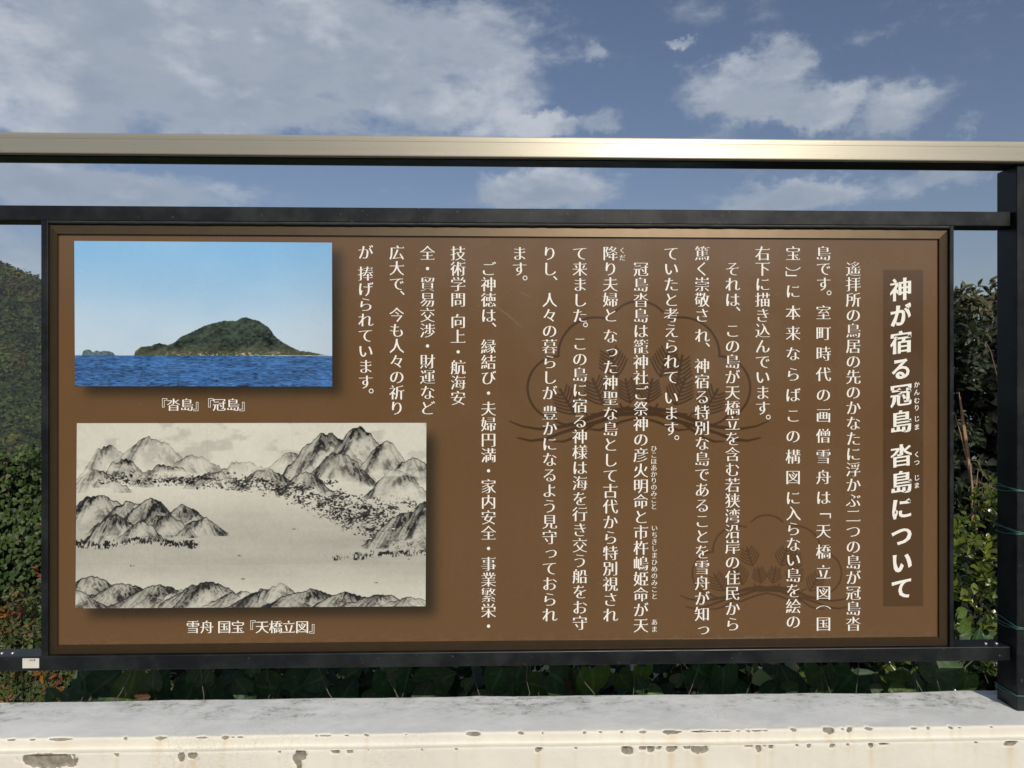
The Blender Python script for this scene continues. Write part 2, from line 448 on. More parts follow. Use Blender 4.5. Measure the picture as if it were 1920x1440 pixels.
def build_left():
    # leafy vine hedge about 7 m away, upper limit near photo row 830
    r = np.random.default_rng(21)
    root = empty('vine_hedge', (-5.2, 7.2, -3.5), 'tall green hedge overgrown with heart shaped vine leaves, below the wooded hill', 'hedge')
    L = root.location
    topz = lambda x, y: CAMZ - .50 + .07 * np.sin(x * 3.1) + .05 * np.sin(x * 9.7 + 1) - (y - 6.6) * .1 + (fbm(x * 2.5, y * 2.5 + 9, 5, 3) - .5) * .35
    n = 46000
    x = r.uniform(-8.2, -2.2, n); u = r.random(n)
    z = -2.2 + (topz(x, 6.8) + 2.2) * u
    bulge = (fbm(x * 1.7, z * 1.7 + 30, 9, 4) - .5) * 1.3
    y = 6.8 - bulge + np.abs(r.normal(size=n)) * .16 + sst(.8, 1.0, u) * .35 * r.random(n)
    pos = np.stack([x, y, z], -1)
    nd = np.stack([r.normal(size=n) * .45, -1 + r.normal(size=n) * .3, .55 + r.normal(size=n) * .4], -1)
    yd = np.stack([r.normal(size=n) * .5, -.3 + r.normal(size=n) * .2, -.8 + r.normal(size=n) * .3], -1)
    col = palette(n, [(.046, .078, .018), (.060, .094, .022), (.030, .054, .014), (.078, .10, .028), (.095, .088, .04)], [.36, .28, .24, .08, .04], .25, r)
    o = add_foliage('foliage', [place(leaf_tpl(.46, .10, .1, True), pos, yd, nd, r.uniform(.028, .052, n), col)], M_LEAF, root, L)
    o['kind'] = 'stuff'
    # unseen dark sheets, not branches, blocking light between the leaves
    gx, gz = np.meshgrid(np.linspace(-8.2, -2.2, 80), np.linspace(0, 1, 30), indexing='ij')
    tz = -2.6 + (topz(gx, 7.0) - .12 + 2.6) * gz
    gy = 7.12 - (fbm(gx * 1.7, tz * 1.7 + 30, 9, 4) - .5) * 1.3 + gz * .2
    V = np.stack([gx, gy, tz], -1).reshape(-1, 3); V2 = V + np.array([0, .7, 0]); k = len(V)
    i, j = np.meshgrid(np.arange(79), np.arange(29), indexing='ij'); a = i * 30 + j
    f = np.stack([a, a + 30, a + 31, a + 1], -1).reshape(-1, 4)
    me = np_mesh('branches', np.vstack([V, V2]) - np.array(L), np.vstack([f, f[:, ::-1] + k]))
    link('branches', me, m_simple('dark_hedge_core', (.016, .015, .009), .95, 0, .1), root)

    # russet shrub nearer, 3.4 m: narrow leaves, green, olive, rust
    r = np.random.default_rng(22)
    root = empty('russet_shrub', (-2.2, 3.3, -1.9), 'low shrub of narrow olive and rust tinted leaves left behind the wall', 'shrub'); L = root.location
    n = 2600
    x = r.uniform(-3.6, -1.0, n); u = r.random(n)
    top = lambda x: CAMZ - 1.02 + .05 * np.sin(x * 5) - .12 * sst(-1.9, -1.1, x)
    z = -.9 + (top(x) + .9) * u
    y = 3.2 + r.normal(size=n) * .12 + u * .5 + sst(-1.7, -1.1, x) * .3
    base = np.stack([x, y, z], -1)
    dirs = np.stack([r.normal(size=n) * .6, -.55 + r.normal(size=n) * .4, .55 + r.normal(size=n) * .5], -1)
    cols = [(.085, .10, .028), (.14, .115, .045), (.06, .085, .022), (.17, .095, .04), (.21, .045, .02), (.24, .11, .02)]
    sp = sprigs(base, dirs, r.uniform(.06, .12, n), 9, .042, leaf_tpl(.17, .06, .18), cols, [.30, .24, .18, .17, .04, .07], .8, r, False)
    o = add_foliage('foliage', [sp], M_LEAF, root, L); o['kind'] = 'stuff'
    b = base[r.choice(n, 260)]
    org = np.stack([b[:, 0] * .6 - .85, np.full(260, 3.7), np.full(260, -1.4)], -1)
    me = twigs(org, b, .006, .002); me.transform(Matrix.Translation(-Vector(L)))
    link('branches', me, M_STEM, root)['kind'] = 'stuff'

def build_undergrowth():
    # dark leafy thicket hidden behind the board, seen in the gap under it
    r = np.random.default_rng(31)
    n = 24000
    x = r.uniform(-2.6, 3.4, n); y = 2.15 + r.random(n) ** 1.2 * 1.6
    top = CAMZ - .95 + .12 * np.sin(x * 3.3) + .1 * np.sin(x * 7.1 + 2) + sst(.3, 1.6, x) * .25
    z = -1.0 + (top + 1.0) * r.random(n) ** .7 - (2.9 - y).clip(0, 1) * .18
    keep = x > -1.05 + (2.2 - y) * .1
    x, y, z = x[keep], y[keep], z[keep]; n = len(x)
    pos = np.stack([x, y, z], -1)
    nd = r.normal(size=(n, 3)) * .5 + np.array([0, -.6, .8]); yd = r.normal(size=(n, 3)) * .6 + np.array([0, -.5, -.3])
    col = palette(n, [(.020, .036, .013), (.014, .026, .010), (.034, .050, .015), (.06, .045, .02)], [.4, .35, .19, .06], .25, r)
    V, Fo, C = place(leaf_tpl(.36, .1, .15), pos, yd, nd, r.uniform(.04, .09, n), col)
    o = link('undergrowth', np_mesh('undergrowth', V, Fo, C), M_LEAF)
    tag(o, 'dark tangled undergrowth in the shade behind the low wall', 'undergrowth', kind='stuff')

def build_right():
    # tall dark shrub with slender leaves, 3 m away; its top near photo row 560
    r = np.random.default_rng(41)
    root = empty('tall_shrub', (2.1, 3.1, -2.0), 'tall dark shrub with slender grey green leaves between the board and the post', 'shrub'); L = root.location
    n = 2300
    x = r.uniform(1.15, 3.3, n)
    top = CAMZ + .31 + .05 * np.sin(x * 11) - .10 * (x - 1.9) ** 2
    u = r.random(n) ** .75; z = -.9 + (top + .9) * u
    y = 2.95 + r.normal(size=n) * .12 + .25 * (fbm(x * 3, z * 3 + 7, 8, 3) - .5) * 2 + u * .15
    # dark hollows
    hol = fbm(x * 4.2 + 3, z * 3.4 + 50, 14, 3)
    keep = (hol > .50) | (u > .95); y = np.where(keep, y, y + .50)
    base = np.stack([x, y, z], -1)
    dirs = np.stack([r.normal(size=n) * .6, -.5 + r.normal(size=n) * .35, .6 + r.normal(size=n) * .55], -1)
    cols = [(.040, .052, .026), (.060, .070, .036), (.030, .042, .018), (.085, .085, .045), (.10, .085, .045)]
    w = [.34, .27, .25, .10, .04]
    sp = sprigs(base, dirs, r.uniform(.07, .15, n), 10, .046, leaf_tpl(.19, .05, .15), cols, w, .75, r, False)
    # long arching shoots standing above the top
    shoots = []
    for (px, py, ex, ey) in ((1800, 600, 1792, 556), (1832, 590, 1828, 566), (1862, 590, 1868, 560), (1850, 575, 1858, 548), (1812, 590, 1806, 560), (1880, 590, 1895, 545), (1842, 600, 1836, 572)):
        a = np.array(P(px, py, 2.9)); b = np.array(P(ex, ey, 2.86))
        m_ = 5; t = np.linspace(0, 1, m_)[:, None]
        shoots.append((a + (b - a) * t, np.tile(b - a, (m_, 1)) + r.normal(size=(m_, 3)) * .03))
    bs = np.concatenate([s[0] for s in shoots]); ds = np.concatenate([s[1] for s in shoots])
    sp2 = sprigs(bs, ds, np.full(len(bs), .05), 5, .05, leaf_tpl(.2, .05, .3), [(.09, .095, .045), (.11, .10, .055)], None, .9, r, False)
    o = add_foliage('foliage', [sp, sp2], M_LEAF, root, L); o['kind'] = 'stuff'
    b = base[r.choice(n, 320)] + np.array([0, .08, 0])
    org = b + np.stack([r.normal(size=320) * .06, np.full(320, .25), r.uniform(-.4, -.2, 320)], -1)
    me = twigs(org, b, .005, .0015); me.transform(Matrix.Translation(-Vector(L))); link('branches', me, M_STEM, root)['kind'] = 'stuff'
    # dense inside of the shrub, its shade put into near-black leaf colours
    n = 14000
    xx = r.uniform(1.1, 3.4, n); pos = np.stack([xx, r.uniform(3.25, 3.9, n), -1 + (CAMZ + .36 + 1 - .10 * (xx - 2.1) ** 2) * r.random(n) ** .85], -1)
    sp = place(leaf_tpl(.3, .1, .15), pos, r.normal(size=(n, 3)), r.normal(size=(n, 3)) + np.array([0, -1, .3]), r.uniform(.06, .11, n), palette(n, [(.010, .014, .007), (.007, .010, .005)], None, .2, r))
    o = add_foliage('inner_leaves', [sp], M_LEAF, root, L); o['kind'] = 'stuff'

    # bright rounded-leaf shrub close behind the wall, rows 970 to 1200
    r = np.random.default_rng(42)
    root = empty('box_shrub', (1.3, 2.2, -1.0), 'bright green shrub with small rounded glossy leaves beside the post', 'shrub'); L = root.location
    n = 400
    x = r.uniform(1.02, 1.9, n); u = r.random(n) ** .7
    top = CAMZ - .36 + .05 * np.sin(x * 16 + 2) - .25 * (x - 1.38) ** 2
    z = .35 + (top - .35) * u
    y = 2.1 + r.normal(size=n) * .09 + .12 * u + .1 * (fbm(x * 7, z * 7, 3, 2) - .5)
    base = np.stack([x, y, z], -1)
    dirs = np.stack([r.normal(size=n) * .5, -.45 + r.normal(size=n) * .3, .75 + r.normal(size=n) * .35], -1)
    cols = [(.125, .160, .020), (.085, .120, .018), (.185, .215, .032), (.045, .075, .014)]
    sp = sprigs(base, dirs, r.uniform(.06, .13, n), 10, .034, leaf_tpl(.31, .10, .06), cols, [.34, .3, .2, .16], .85, r, True)
    o = add_foliage('foliage', [sp], m_leaf('glossy_leaf', .28, .22, .6), root, L); o['kind'] = 'stuff'
    org = base - norm(dirs) * .02; tip = base + norm(dirs) * .1
    me = twigs(org, tip, .0016, .0009, 3); me.transform(Matrix.Translation(-Vector(L))); o = link('twigs', me, m_simple('green_twig', (.07, .08, .03), .7), root); o['kind'] = 'stuff'

    # dry tan stalks
    stalk_m = m_simple('dry_straw', (.36, .22, .12), .7)
    root = empty('dry_stalk', P(1833, 1000, 2.3), 'dry tan grass stalk standing upright in front of the tall dark shrub', 'dead stalk'); L = root.location
    for pts, rad in (([(1798, 735), (1806, 800), (1816, 870), (1826, 930), (1832, 1010)], [.0012, .0035, .004, .0035, .004]),
                     ([(1789, 772), (1800, 810), (1812, 860)], [.0008, .0014, .0018]),
                     ([(1801, 745), (1811, 815), (1816, 850), (1820, 900)], [.0008, .0028, .003, .0025]),
                     ([(1820, 870), (1823, 920), (1822, 985)], [.001, .003, .002]),
                     ([(1834, 880), (1828, 930), (1825, 970)], [.0008, .002, .002]),
                     ([(1826, 930), (1840, 955), (1850, 962)], [.0012, .002, .001])):
        v, f = tube([P(px, py, 2.3 + .004 * k) for k, (px, py) in enumerate(pts)], rad, 6)
        link('blade', np_mesh('blade', v - np.array(L), f), stalk_m, root)
    # thin bare twigs curling between shrub and post
    tw_m = m_simple('bare_twig', (.16, .11, .065), .8)
    for k, (pts, lab) in enumerate((([(1818, 862), (1832, 864), (1842, 885), (1842, 915), (1838, 935)], 'thin bare twig arching down beside the dry stalk'),
                     ([(1826, 900), (1845, 908), (1866, 917), (1880, 921)], 'thin bare twig reaching from the dry stalk to the wire on the post'),
                     ([(1848, 640), (1858, 660), (1868, 700), (1882, 730)], 'thin bare twig curling before the dark shrub near the post top'))):
        y = 2.2 if k != 1 else 1.9
        v, f = tube([P(px, py, y) for px, py in pts], [.001, .0013, .0014, .0012, .0007][:len(pts)], 5)
        o = link('bare_twig', np_mesh('bare_twig', v, f), tw_m); tag(o, lab, 'twig', 'bare twigs near the post')
build_left(); build_undergrowth(); build_right()

# ------------------------------------------------------------------ broad vine leaves behind the wall
def big_leaf_mesh(seed, col):
    r = np.random.default_rng(seed)
    nu, nv = 13, 15
    V = []; C = []
    for j in range(nv):
        t = j / (nv - 1)
        w = .56 * (math.sin(math.pi * min(1, t * .93 + .07) ** .72)) ** .8 * (1 - t * .12)
        for i in range(nu):
            s = i / (nu - 1) * 2 - 1
            x = s * w; y = t - .16 * (abs(s) ** 1.5) * (1 - t) ** 2 * 1.2
            z = .12 * abs(s) * w - .22 * t ** 2 + .018 * math.sin(7 * t * 3.1 + abs(s) * 3 + seed) * abs(s) + .02 * math.sin(s * 5 + seed)
            V.append((x, y, z))
            q = abs(((t - abs(s) * w * .75) * 6.5) % 1 - .5) * 2
            vein = max(math.exp(-(s * w / .018) ** 2), .75 * max(0, (q - .86) / .14))
            c = np.array(col) * (1 + .8 * vein) + np.array((.01, .012, .006)) * vein
            C.append(c)
    Fq = [(j * nu + i, j * nu + i + 1, (j + 1) * nu + i + 1, (j + 1) * nu + i) for j in range(nv - 1) for i in range(nu - 1)]
    return np_mesh('broad_leaf', np.array(V), np.array(Fq), np.array(C))
def build_vines():
    M = m_leaf('broad_vine_leaf', .5, .30, .35)
    variants = [big_leaf_mesh(k, c) for k, c in enumerate([(.035, .075, .032), (.045, .085, .035), (.030, .062, .030), (.085, .14, .030), (.055, .095, .030), (.10, .055, .025), (.075, .10, .045)])]  # the last, lighter tint stands in for sun patches
    for me in variants: me.materials.append(M); me.polygons.foreach_set('use_smooth', [True] * len(me.polygons))
    # photo px of the leaf base, py, direction the tip points to (degrees, 0 right, 90 up), size, variant, depth
    vines = [
        ('vine seedling with two broad dark leaves spread like wings, left below the board', 172, [(172, 1302, 125, .075, 0, 1.72), (172, 1300, 38, .075, 2, 1.70), (150, 1312, 160, .05, 1, 1.74)]),
        ('vine with one bright upright leaf under the board, above the wall', 248, [(238, 1315, 75, .085, 3, 1.70), (268, 1312, 48, .085, 0, 1.74), (300, 1316, 100, .07, 1, 1.76), (215, 1306, 150, .045, 4, 1.72)]),
        ('vine of dark overlapping leaves below the lower caption of the board', 390, [(350, 1312, 60, .08, 2, 1.76), (400, 1310, 120, .08, 0, 1.72), (440, 1312, 70, .085, 1, 1.78), (470, 1296, 165, .05, 0, 1.70), (415, 1288, 30, .06, 2, 1.74)]),
        ('vine of dark leaves with a pale folded leaf, left of the middle below the board', 560, [(520, 1290, 175, .07, 1, 1.72), (545, 1300, 40, .08, 0, 1.76), (590, 1312, 100, .08, 2, 1.78), (610, 1270, 200, .06, 0, 1.72), (640, 1312, 60, .06, 2, 1.76)]),
        ('vine with drooping broad leaves below the middle of the board', 745, [(730, 1252, 285, .085, 0, 1.72), (790, 1290, 20, .085, 1, 1.74), (760, 1306, 150, .06, 2, 1.76), (828, 1300, 170, .065, 4, 1.72), (790, 1318, 60, .05, 1, 1.70)]),
        ('vine with wide notched leaves right of the middle below the board', 950, [(942, 1252, 250, .07, 1, 1.72), (960, 1290, 60, .08, 1, 1.76), (990, 1280, 340, .06, 4, 1.72), (935, 1312, 30, .06, 0, 1.74), (1030, 1262, 330, .085, 1, 1.72), (1085, 1270, 300, .06, 4, 1.76)]),
        ('vine with a leaf tinted as half sunlit under the board, right of its middle', 1140, [(1110, 1252, 285, .085, 3, 1.70), (1160, 1262, 300, .05, 4, 1.74), (1205, 1250, 265, .06, 3, 1.72), (1185, 1300, 20, .055, 4, 1.70), (1215, 1298, 340, .045, 3, 1.70)]),  # sunlight on the first leaf is put into its brighter tint
        ('vine of round shaded leaves below the small crest on the board', 1340, [(1300, 1250, 330, .075, 0, 1.74), (1355, 1252, 280, .085, 1, 1.74), (1390, 1310, 120, .06, 2, 1.78), (1330, 1312, 60, .06, 0, 1.78), (1440, 1308, 60, .055, 0, 1.78)]),
        ('vine with a large leaf hanging from the lower rail towards the right end', 1560, [(1490, 1300, 120, .07, 2, 1.74), (1540, 1250, 270, .075, 4, 1.70), (1600, 1262, 240, .07, 0, 1.74), (1640, 1300, 150, .09, 0, 1.76), (1570, 1314, 60, .06, 1, 1.76)]),
        ('vine with yellow green leaves at the foot of the post', 1720, [(1680, 1306, 20, .06, 3, 1.68), (1700, 1278, 175, .05, 4, 1.70), (1740, 1262, 10, .09, 4, 1.72), (1815, 1265, 260, .05, 3, 1.70), (1770, 1300, 160, .06, 1, 1.76), (1790, 1240, 200, .08, 0, 1.78)]),
        ('vine with curled yellow green leaves in the gap between board and post', 1810, [(1797, 1150, 10, .030, 3, 1.9), (1800, 1172, 340, .034, 3, 1.88), (1799, 1192, 15, .036, 4, 1.9), (1862, 1196, 150, .04, 1, 1.92), (1830, 1200, 60, .032, 0, 1.9)]),
    ]
    for vi, (lab, px, leaves) in enumerate(vines):
        d0 = leaves[0][5]
        root = empty('vine', P(px, 1335 if vi < 10 else 1260, d0 + .03), lab, 'vine', 'broad leaved vines behind the wall'); L = root.location
        rx = random.Random(vi * 7 + 1)
        if vi < 10:
            leaves = leaves + [(px + rx.uniform(-95, 95), rx.uniform(1262, 1318), rx.uniform(20, 160), rx.uniform(.028, .046), rx.choice((0, 1, 2, 4, 5, 6, 6)), rx.uniform(1.66, 1.84)) for _ in range(4)]
        for q in range(3 if vi < 10 else 0):
            x0 = px + rx.uniform(-80, 80); x1 = x0 + rx.uniform(-45, 45); dp = rx.uniform(1.60, 1.72)
            v, f = tube([P(x0, 1322, dp), P((x0 * 2 + x1) / 3 + rx.uniform(-8, 8), 1300, dp - .01), P((x0 + x1 * 2) / 3, 1276, dp), P(x1, 1240, dp + .01)], [.0013, .0011, .001, .0008], 5)
            link('tendril', np_mesh('tendril', v - np.array(L), f), bpy.data.materials.get('tendril_bark') or m_simple('tendril_bark', (.12, .10, .07), .7), root)
        for k, (bx, by, ang, size, var, dep) in enumerate(leaves):
            o = bpy.data.objects.new('leaf', variants[var]); S.collection.objects.link(o); o.parent = root
            p = Vector(P(bx, by, dep))
            a = R(ang + random.uniform(-8, 8))
            y = Vector((math.cos(a), random.uniform(-.15, .25), math.sin(a))).normalized()
            nrm = Vector((random.uniform(-.8, .8), -1, random.uniform(-.1, .9))).normalized()
            x = y.cross(nrm).normalized(); z = x.cross(y)
            mt = Matrix((x, y, z)).transposed().to_4x4(); s = size * .98
            o.matrix_local = Matrix.Translation(p - L) @ mt @ Matrix.Diagonal((s * random.uniform(.85, 1.1), s, s, 1))
            # petiole
            v, f = tube([p - L, (p - L) + Vector((0, .02, -.03)), Vector((0, .03, -.02)) + (p - L) * .25, Vector((0, 0, -.05))], [.0016, .0018, .002, .0022], 5)
            link('stem', np_mesh('stem', v, f), bpy.data.materials.get('vine_stem') or m_simple('vine_stem', (.09, .11, .04), .6), root)
build_vines()

# ------------------------------------------------------------------ low wall
YF, YB = 1.398, 1.563           # front and back edge of the wall top
ZT = CAMZ - .634                # wall top
LED = .015                      # the lower face stands this far in front
def build_wall():
    dx = .0026
    xs = np.arange(-2.6, 2.6001, dx); vis = (xs > -1.15) & (xs < 1.15)
    xs = np.concatenate([np.linspace(-2.6, -1.16, 60), xs[vis], np.linspace(1.16, 2.6, 60)])
    # profile (y, z), from the back down over the front
    pr = [(YB, 0 - .9)] + [(YB, ZT - .006 - k) for k in (.4, .1, .03)]
    for a in np.linspace(0, 90, 5): pr.append((YB - .006 + .006 * math.cos(R(a)), ZT - .006 + .006 * math.sin(R(a))))
    for y in np.arange(YB - .008, YF + .006, -.0027): pr.append((y, ZT))
    for a in np.linspace(90, 180, 5): pr.append((YF + .004 + .004 * math.cos(R(a)), ZT - .004 + .004 * math.sin(R(a))))
    e1 = len(pr) - 3
    for z in np.arange(ZT - .006, ZT - .0185, -.0022): pr.append((YF, z))
    pr += [(YF - .001, ZT - .0195), (YF - .004, ZT - .0200)]
    for y in np.arange(YF - .006, YF - LED + .0025, -.0022): pr.append((y, ZT - .0203))
    for a in np.linspace(90, 180, 4): pr.append((YF - LED + .002 + .002 * math.cos(R(a)), ZT - .0223 + .002 * math.sin(R(a))))
    e2 = len(pr) - 2
    for z in np.arange(ZT - .0265, ZT - .125, -.0024): pr.append((YF - LED, z))
    pr += [(YF - LED, ZT - .2), (YF - LED, ZT - .5), (YF - LED, -.1)]
    pr = np.array(pr); s = np.concatenate([[0], np.cumsum(np.hypot(*np.diff(pr, axis=0).T))])
    nrm = np.stack([-np.gradient(pr[:, 1]), np.gradient(pr[:, 0])], -1); nrm = -norm(nrm)
    # outward normals: pr runs up the back, forward over the top, down the front
    nrm = np.where((nrm * np.array([[0, 1]])).sum(1, keepdims=True) < -.2, -nrm, nrm)
    fr = np.arange(len(pr)) > e1 + 1
    nrm[fr & (np.abs(nrm[:, 1]) < .3), 0] = -np.abs(nrm[fr & (np.abs(nrm[:, 1]) < .3), 0])
    X, Sg = np.meshgrid(xs, s, indexing='ij')
    s1, s2 = s[e1], s[e2]
    chip = np.zeros_like(X); stain = np.zeros_like(X)
    U = [(113, 36, 5), (60, 10, 3), (20, 12, 3), (234, 6, 5), (299, 20, 6), (378, 22, 3), (422, 12, 7), (436, 5, 3), (450, 10, 3), (592, 4, 4), (610, 18, 4), (649, 6, 4), (687, 8, 7), (760, 4, 3), (888, 24, 8), (977, 10, 6), (1017, 3, 5), (1096, 6, 4), (1126, 5, 4), (1166, 5, 4), (1205, 12, 5), (1260, 30, 9), (1317, 42, 5), (1345, 6, 4), (1362, 20, 3), (1384, 6, 3), (1402, 8, 4), (1419, 18, 4), (1435, 8, 3), (1488, 9, 6), (1553, 18, 10), (1580, 5, 3), (1593, 8, 8), (1629, 14, 5), (1714, 10, 5), (1741, 6, 6), (1784, 8, 6), (1800, 4, 4), (1860, 5, 3)]
    Lc = [(92, 88, 26), (218, 8, 6), (340, 11, 16), (362, 16, 12), (523, 8, 5), (562, 20, 22), (559, 9, 44), (628, 15, 7), (655, 12, 8), (690, 3, 3), (790, 3, 3), (855, 4, 4), (1009, 13, 9), (1079, 4, 4), (1177, 20, 15), (1205, 14, 8), (1221, 14, 12), (1236, 9, 7), (1258, 20, 11), (1289, 14, 7), (1311, 28, 16), (1404, 16, 5), (1422, 11, 13), (1433, 6, 4), (1446, 8, 7), (1494, 5, 4), (1516, 8, 6), (1560, 9, 6), (1589, 4, 4), (1633, 9, 8), (1657, 18, 5), (1895, 22, 10), (1830, 6, 4)]
    r = np.random.default_rng(5)
    edge = fbm(X * 160, Sg * 160, 4, 3) - .5
    for lst, ss, y in ((U, s1, YF), (Lc, s2, YF - LED)):
        for (px, w, h) in lst:
            cx = P(px, 1380, y)[0]; k = scl(px, y); w_ = w * k / 2; h_ = h * k
            if ss == s1: c0, hh = ss + h_ * .1, h_ * .75
            else: c0, hh = ss + h_ * .42, h_ * .62
            sk = r.uniform(-.4, .4)
            q = np.hypot((X - cx - sk * (Sg - c0)) / (w_ * (1 + .15)), (Sg - c0) / hh)
            chip = np.maximum(chip, sst(1.12, .84, q + edge * .75))
            sw = max(w_ * .8, .004)
            st = np.exp(-((X - cx) / sw) ** 2) * sst(0, .004, Sg - c0) * np.exp(-np.maximum(Sg - c0, 0) / (.02 + h_ * 2.6)) * min(1, h / 9) * r.uniform(.3, 1)
            stain = np.maximum(stain, st)
    # pocked, hand trowelled paint skin
    wav = (fbm(X * 5, Sg * 6, 2, 3) - .5) * .0042 + (fbm(X * 45, Sg * 45, 3, 3) - .5) * .0011
    keepw = sst(s[3], s[8], Sg)
    disp = wav * keepw - chip * .0034
    Yv = pr[:, 0][None] + nrm[:, 0][None] * disp; Zv = pr[:, 1][None] + nrm[:, 1][None] * disp
    Yv = Yv + (fbm(X * 2.3, X * 0 + 4, 6, 3) - .5) * .008 * keepw
    V = np.stack([X, Yv, Zv], -1).reshape(-1, 3); m_ = len(pr)
    i, j = np.meshgrid(np.arange(len(xs) - 1), np.arange(m_ - 1), indexing='ij'); a = i * m_ + j
    Fq = np.stack([a, a + 1, a + m_ + 1, a + m_], -1).reshape(-1, 4)
    grime = sst(s1 - .035, s1 - .12, Sg) * (.25 + .75 * sst(.35, .6, fbm(X * 4.5, Sg * 3 + 3, 88, 3))) + .9 * sst(-.86, -.97, X) * sst(s1 - .02, s1 - .1, Sg)
    me = np_mesh('parapet_wall', V, Fq, attrs={'chip': chip, 'stain': stain, 'grime': grime})
    m, nt, b = mat('old_cream_masonry_paint')
    at = lambda n: N(nt, 'ShaderNodeAttribute', attribute_name=n).outputs['Fac']
    n1 = noise_tex(nt, 7, 7, .6); n2 = noise_tex(nt, 70, 6, .65); n3 = noise_tex(nt, 260, 4, .6); n4 = noise_tex(nt, 22, 8, .72, (1, 1.8, 1))
    col = mixc(nt, maprange(nt, n1, .35, .7), (.75, .72, .63), (.70, .665, .585))
    geo = N(nt, 'ShaderNodeNewGeometry'); sx = N(nt, 'ShaderNodeSeparateXYZ'); nt.links.new(geo.outputs['Position'], sx.inputs[0])
    topm = maprange(nt, sx.outputs['Y'], YF + .0, YF + .012)
    # paler, more neutral coat on the top
    topc = mixc(nt, maprange(nt, n1, .35, .65), (.80, .80, .785), (.70, .705, .695))
    col = mixc(nt, topm, col, topc)
    mott = mathn(nt, 'MULTIPLY', mathn(nt, 'MULTIPLY', maprange(nt, n2, .50, .60), maprange(nt, n4, .46, .58)), at('grime'))
    col = mixc(nt, mathn(nt, 'MULTIPLY', mott, .85), col, (.13, .135, .11))
    col = mixc(nt, mathn(nt, 'MULTIPLY', mathn(nt, 'MULTIPLY', maprange(nt, n4, .40, .62), at('grime')), .6), col, (.36, .37, .31))
    col = mixc(nt, mathn(nt, 'MULTIPLY', maprange(nt, n3, .66, .72), .35), col, (.28, .25, .19))
    # fine craquelure
    tc = N(nt, 'ShaderNodeTexCoord'); vo = N(nt, 'ShaderNodeTexVoronoi', feature='DISTANCE_TO_EDGE', i_Scale=95.0)
    wv = N(nt, 'ShaderNodeVectorMath', operation='ADD'); nn = N(nt, 'ShaderNodeTexNoise', i_Scale=30.0); sc_ = N(nt, 'ShaderNodeVectorMath', operation='SCALE'); sc_.inputs['Scale'].default_value = .02
    nt.links.new(tc.outputs['Object'], nn.inputs['Vector']); nt.links.new(nn.outputs['Color'], sc_.inputs[0]); nt.links.new(tc.outputs['Object'], wv.inputs[0]); nt.links.new(sc_.outputs[0], wv.inputs[1]); nt.links.new(wv.outputs[0], vo.inputs['Vector'])
    crk = mathn(nt, 'MULTIPLY', maprange(nt, vo.outputs['Distance'], .035, .0), maprange(nt, noise_tex(nt, 5, 4), .52, .66))
    col = mixc(nt, mathn(nt, 'MULTIPLY', crk, .55), col, (.45, .40, .30))
    col = mixc(nt, mathn(nt, 'MULTIPLY', at("stain"), .62), col, (.58, .43, .20))
    ch = at('chip')
    cc = mixc(nt, maprange(nt, n2, .35, .65), (.20, .175, .14), (.33, .30, .25))
    col = mixc(nt, maprange(nt, ch, .35, .6), col, cc)
    nt.links.new(col, b.inputs['Base Color']); b.inputs['Roughness'].default_value = .7; b.inputs['Specular IOR Level'].default_value = .25
    h = mathn(nt, 'ADD', n2, mathn(nt, 'MULTIPLY', n3, .5)); bump(nt, b, mathn(nt, 'SUBTRACT', h, mathn(nt, 'MULTIPLY', crk, .8)), .35, .0012)
    o = link('parapet_wall', me, m, smooth=True)
    tag(o, 'low cream painted wall with flaked edges and a weathered top under the railing', 'wall')
build_wall()

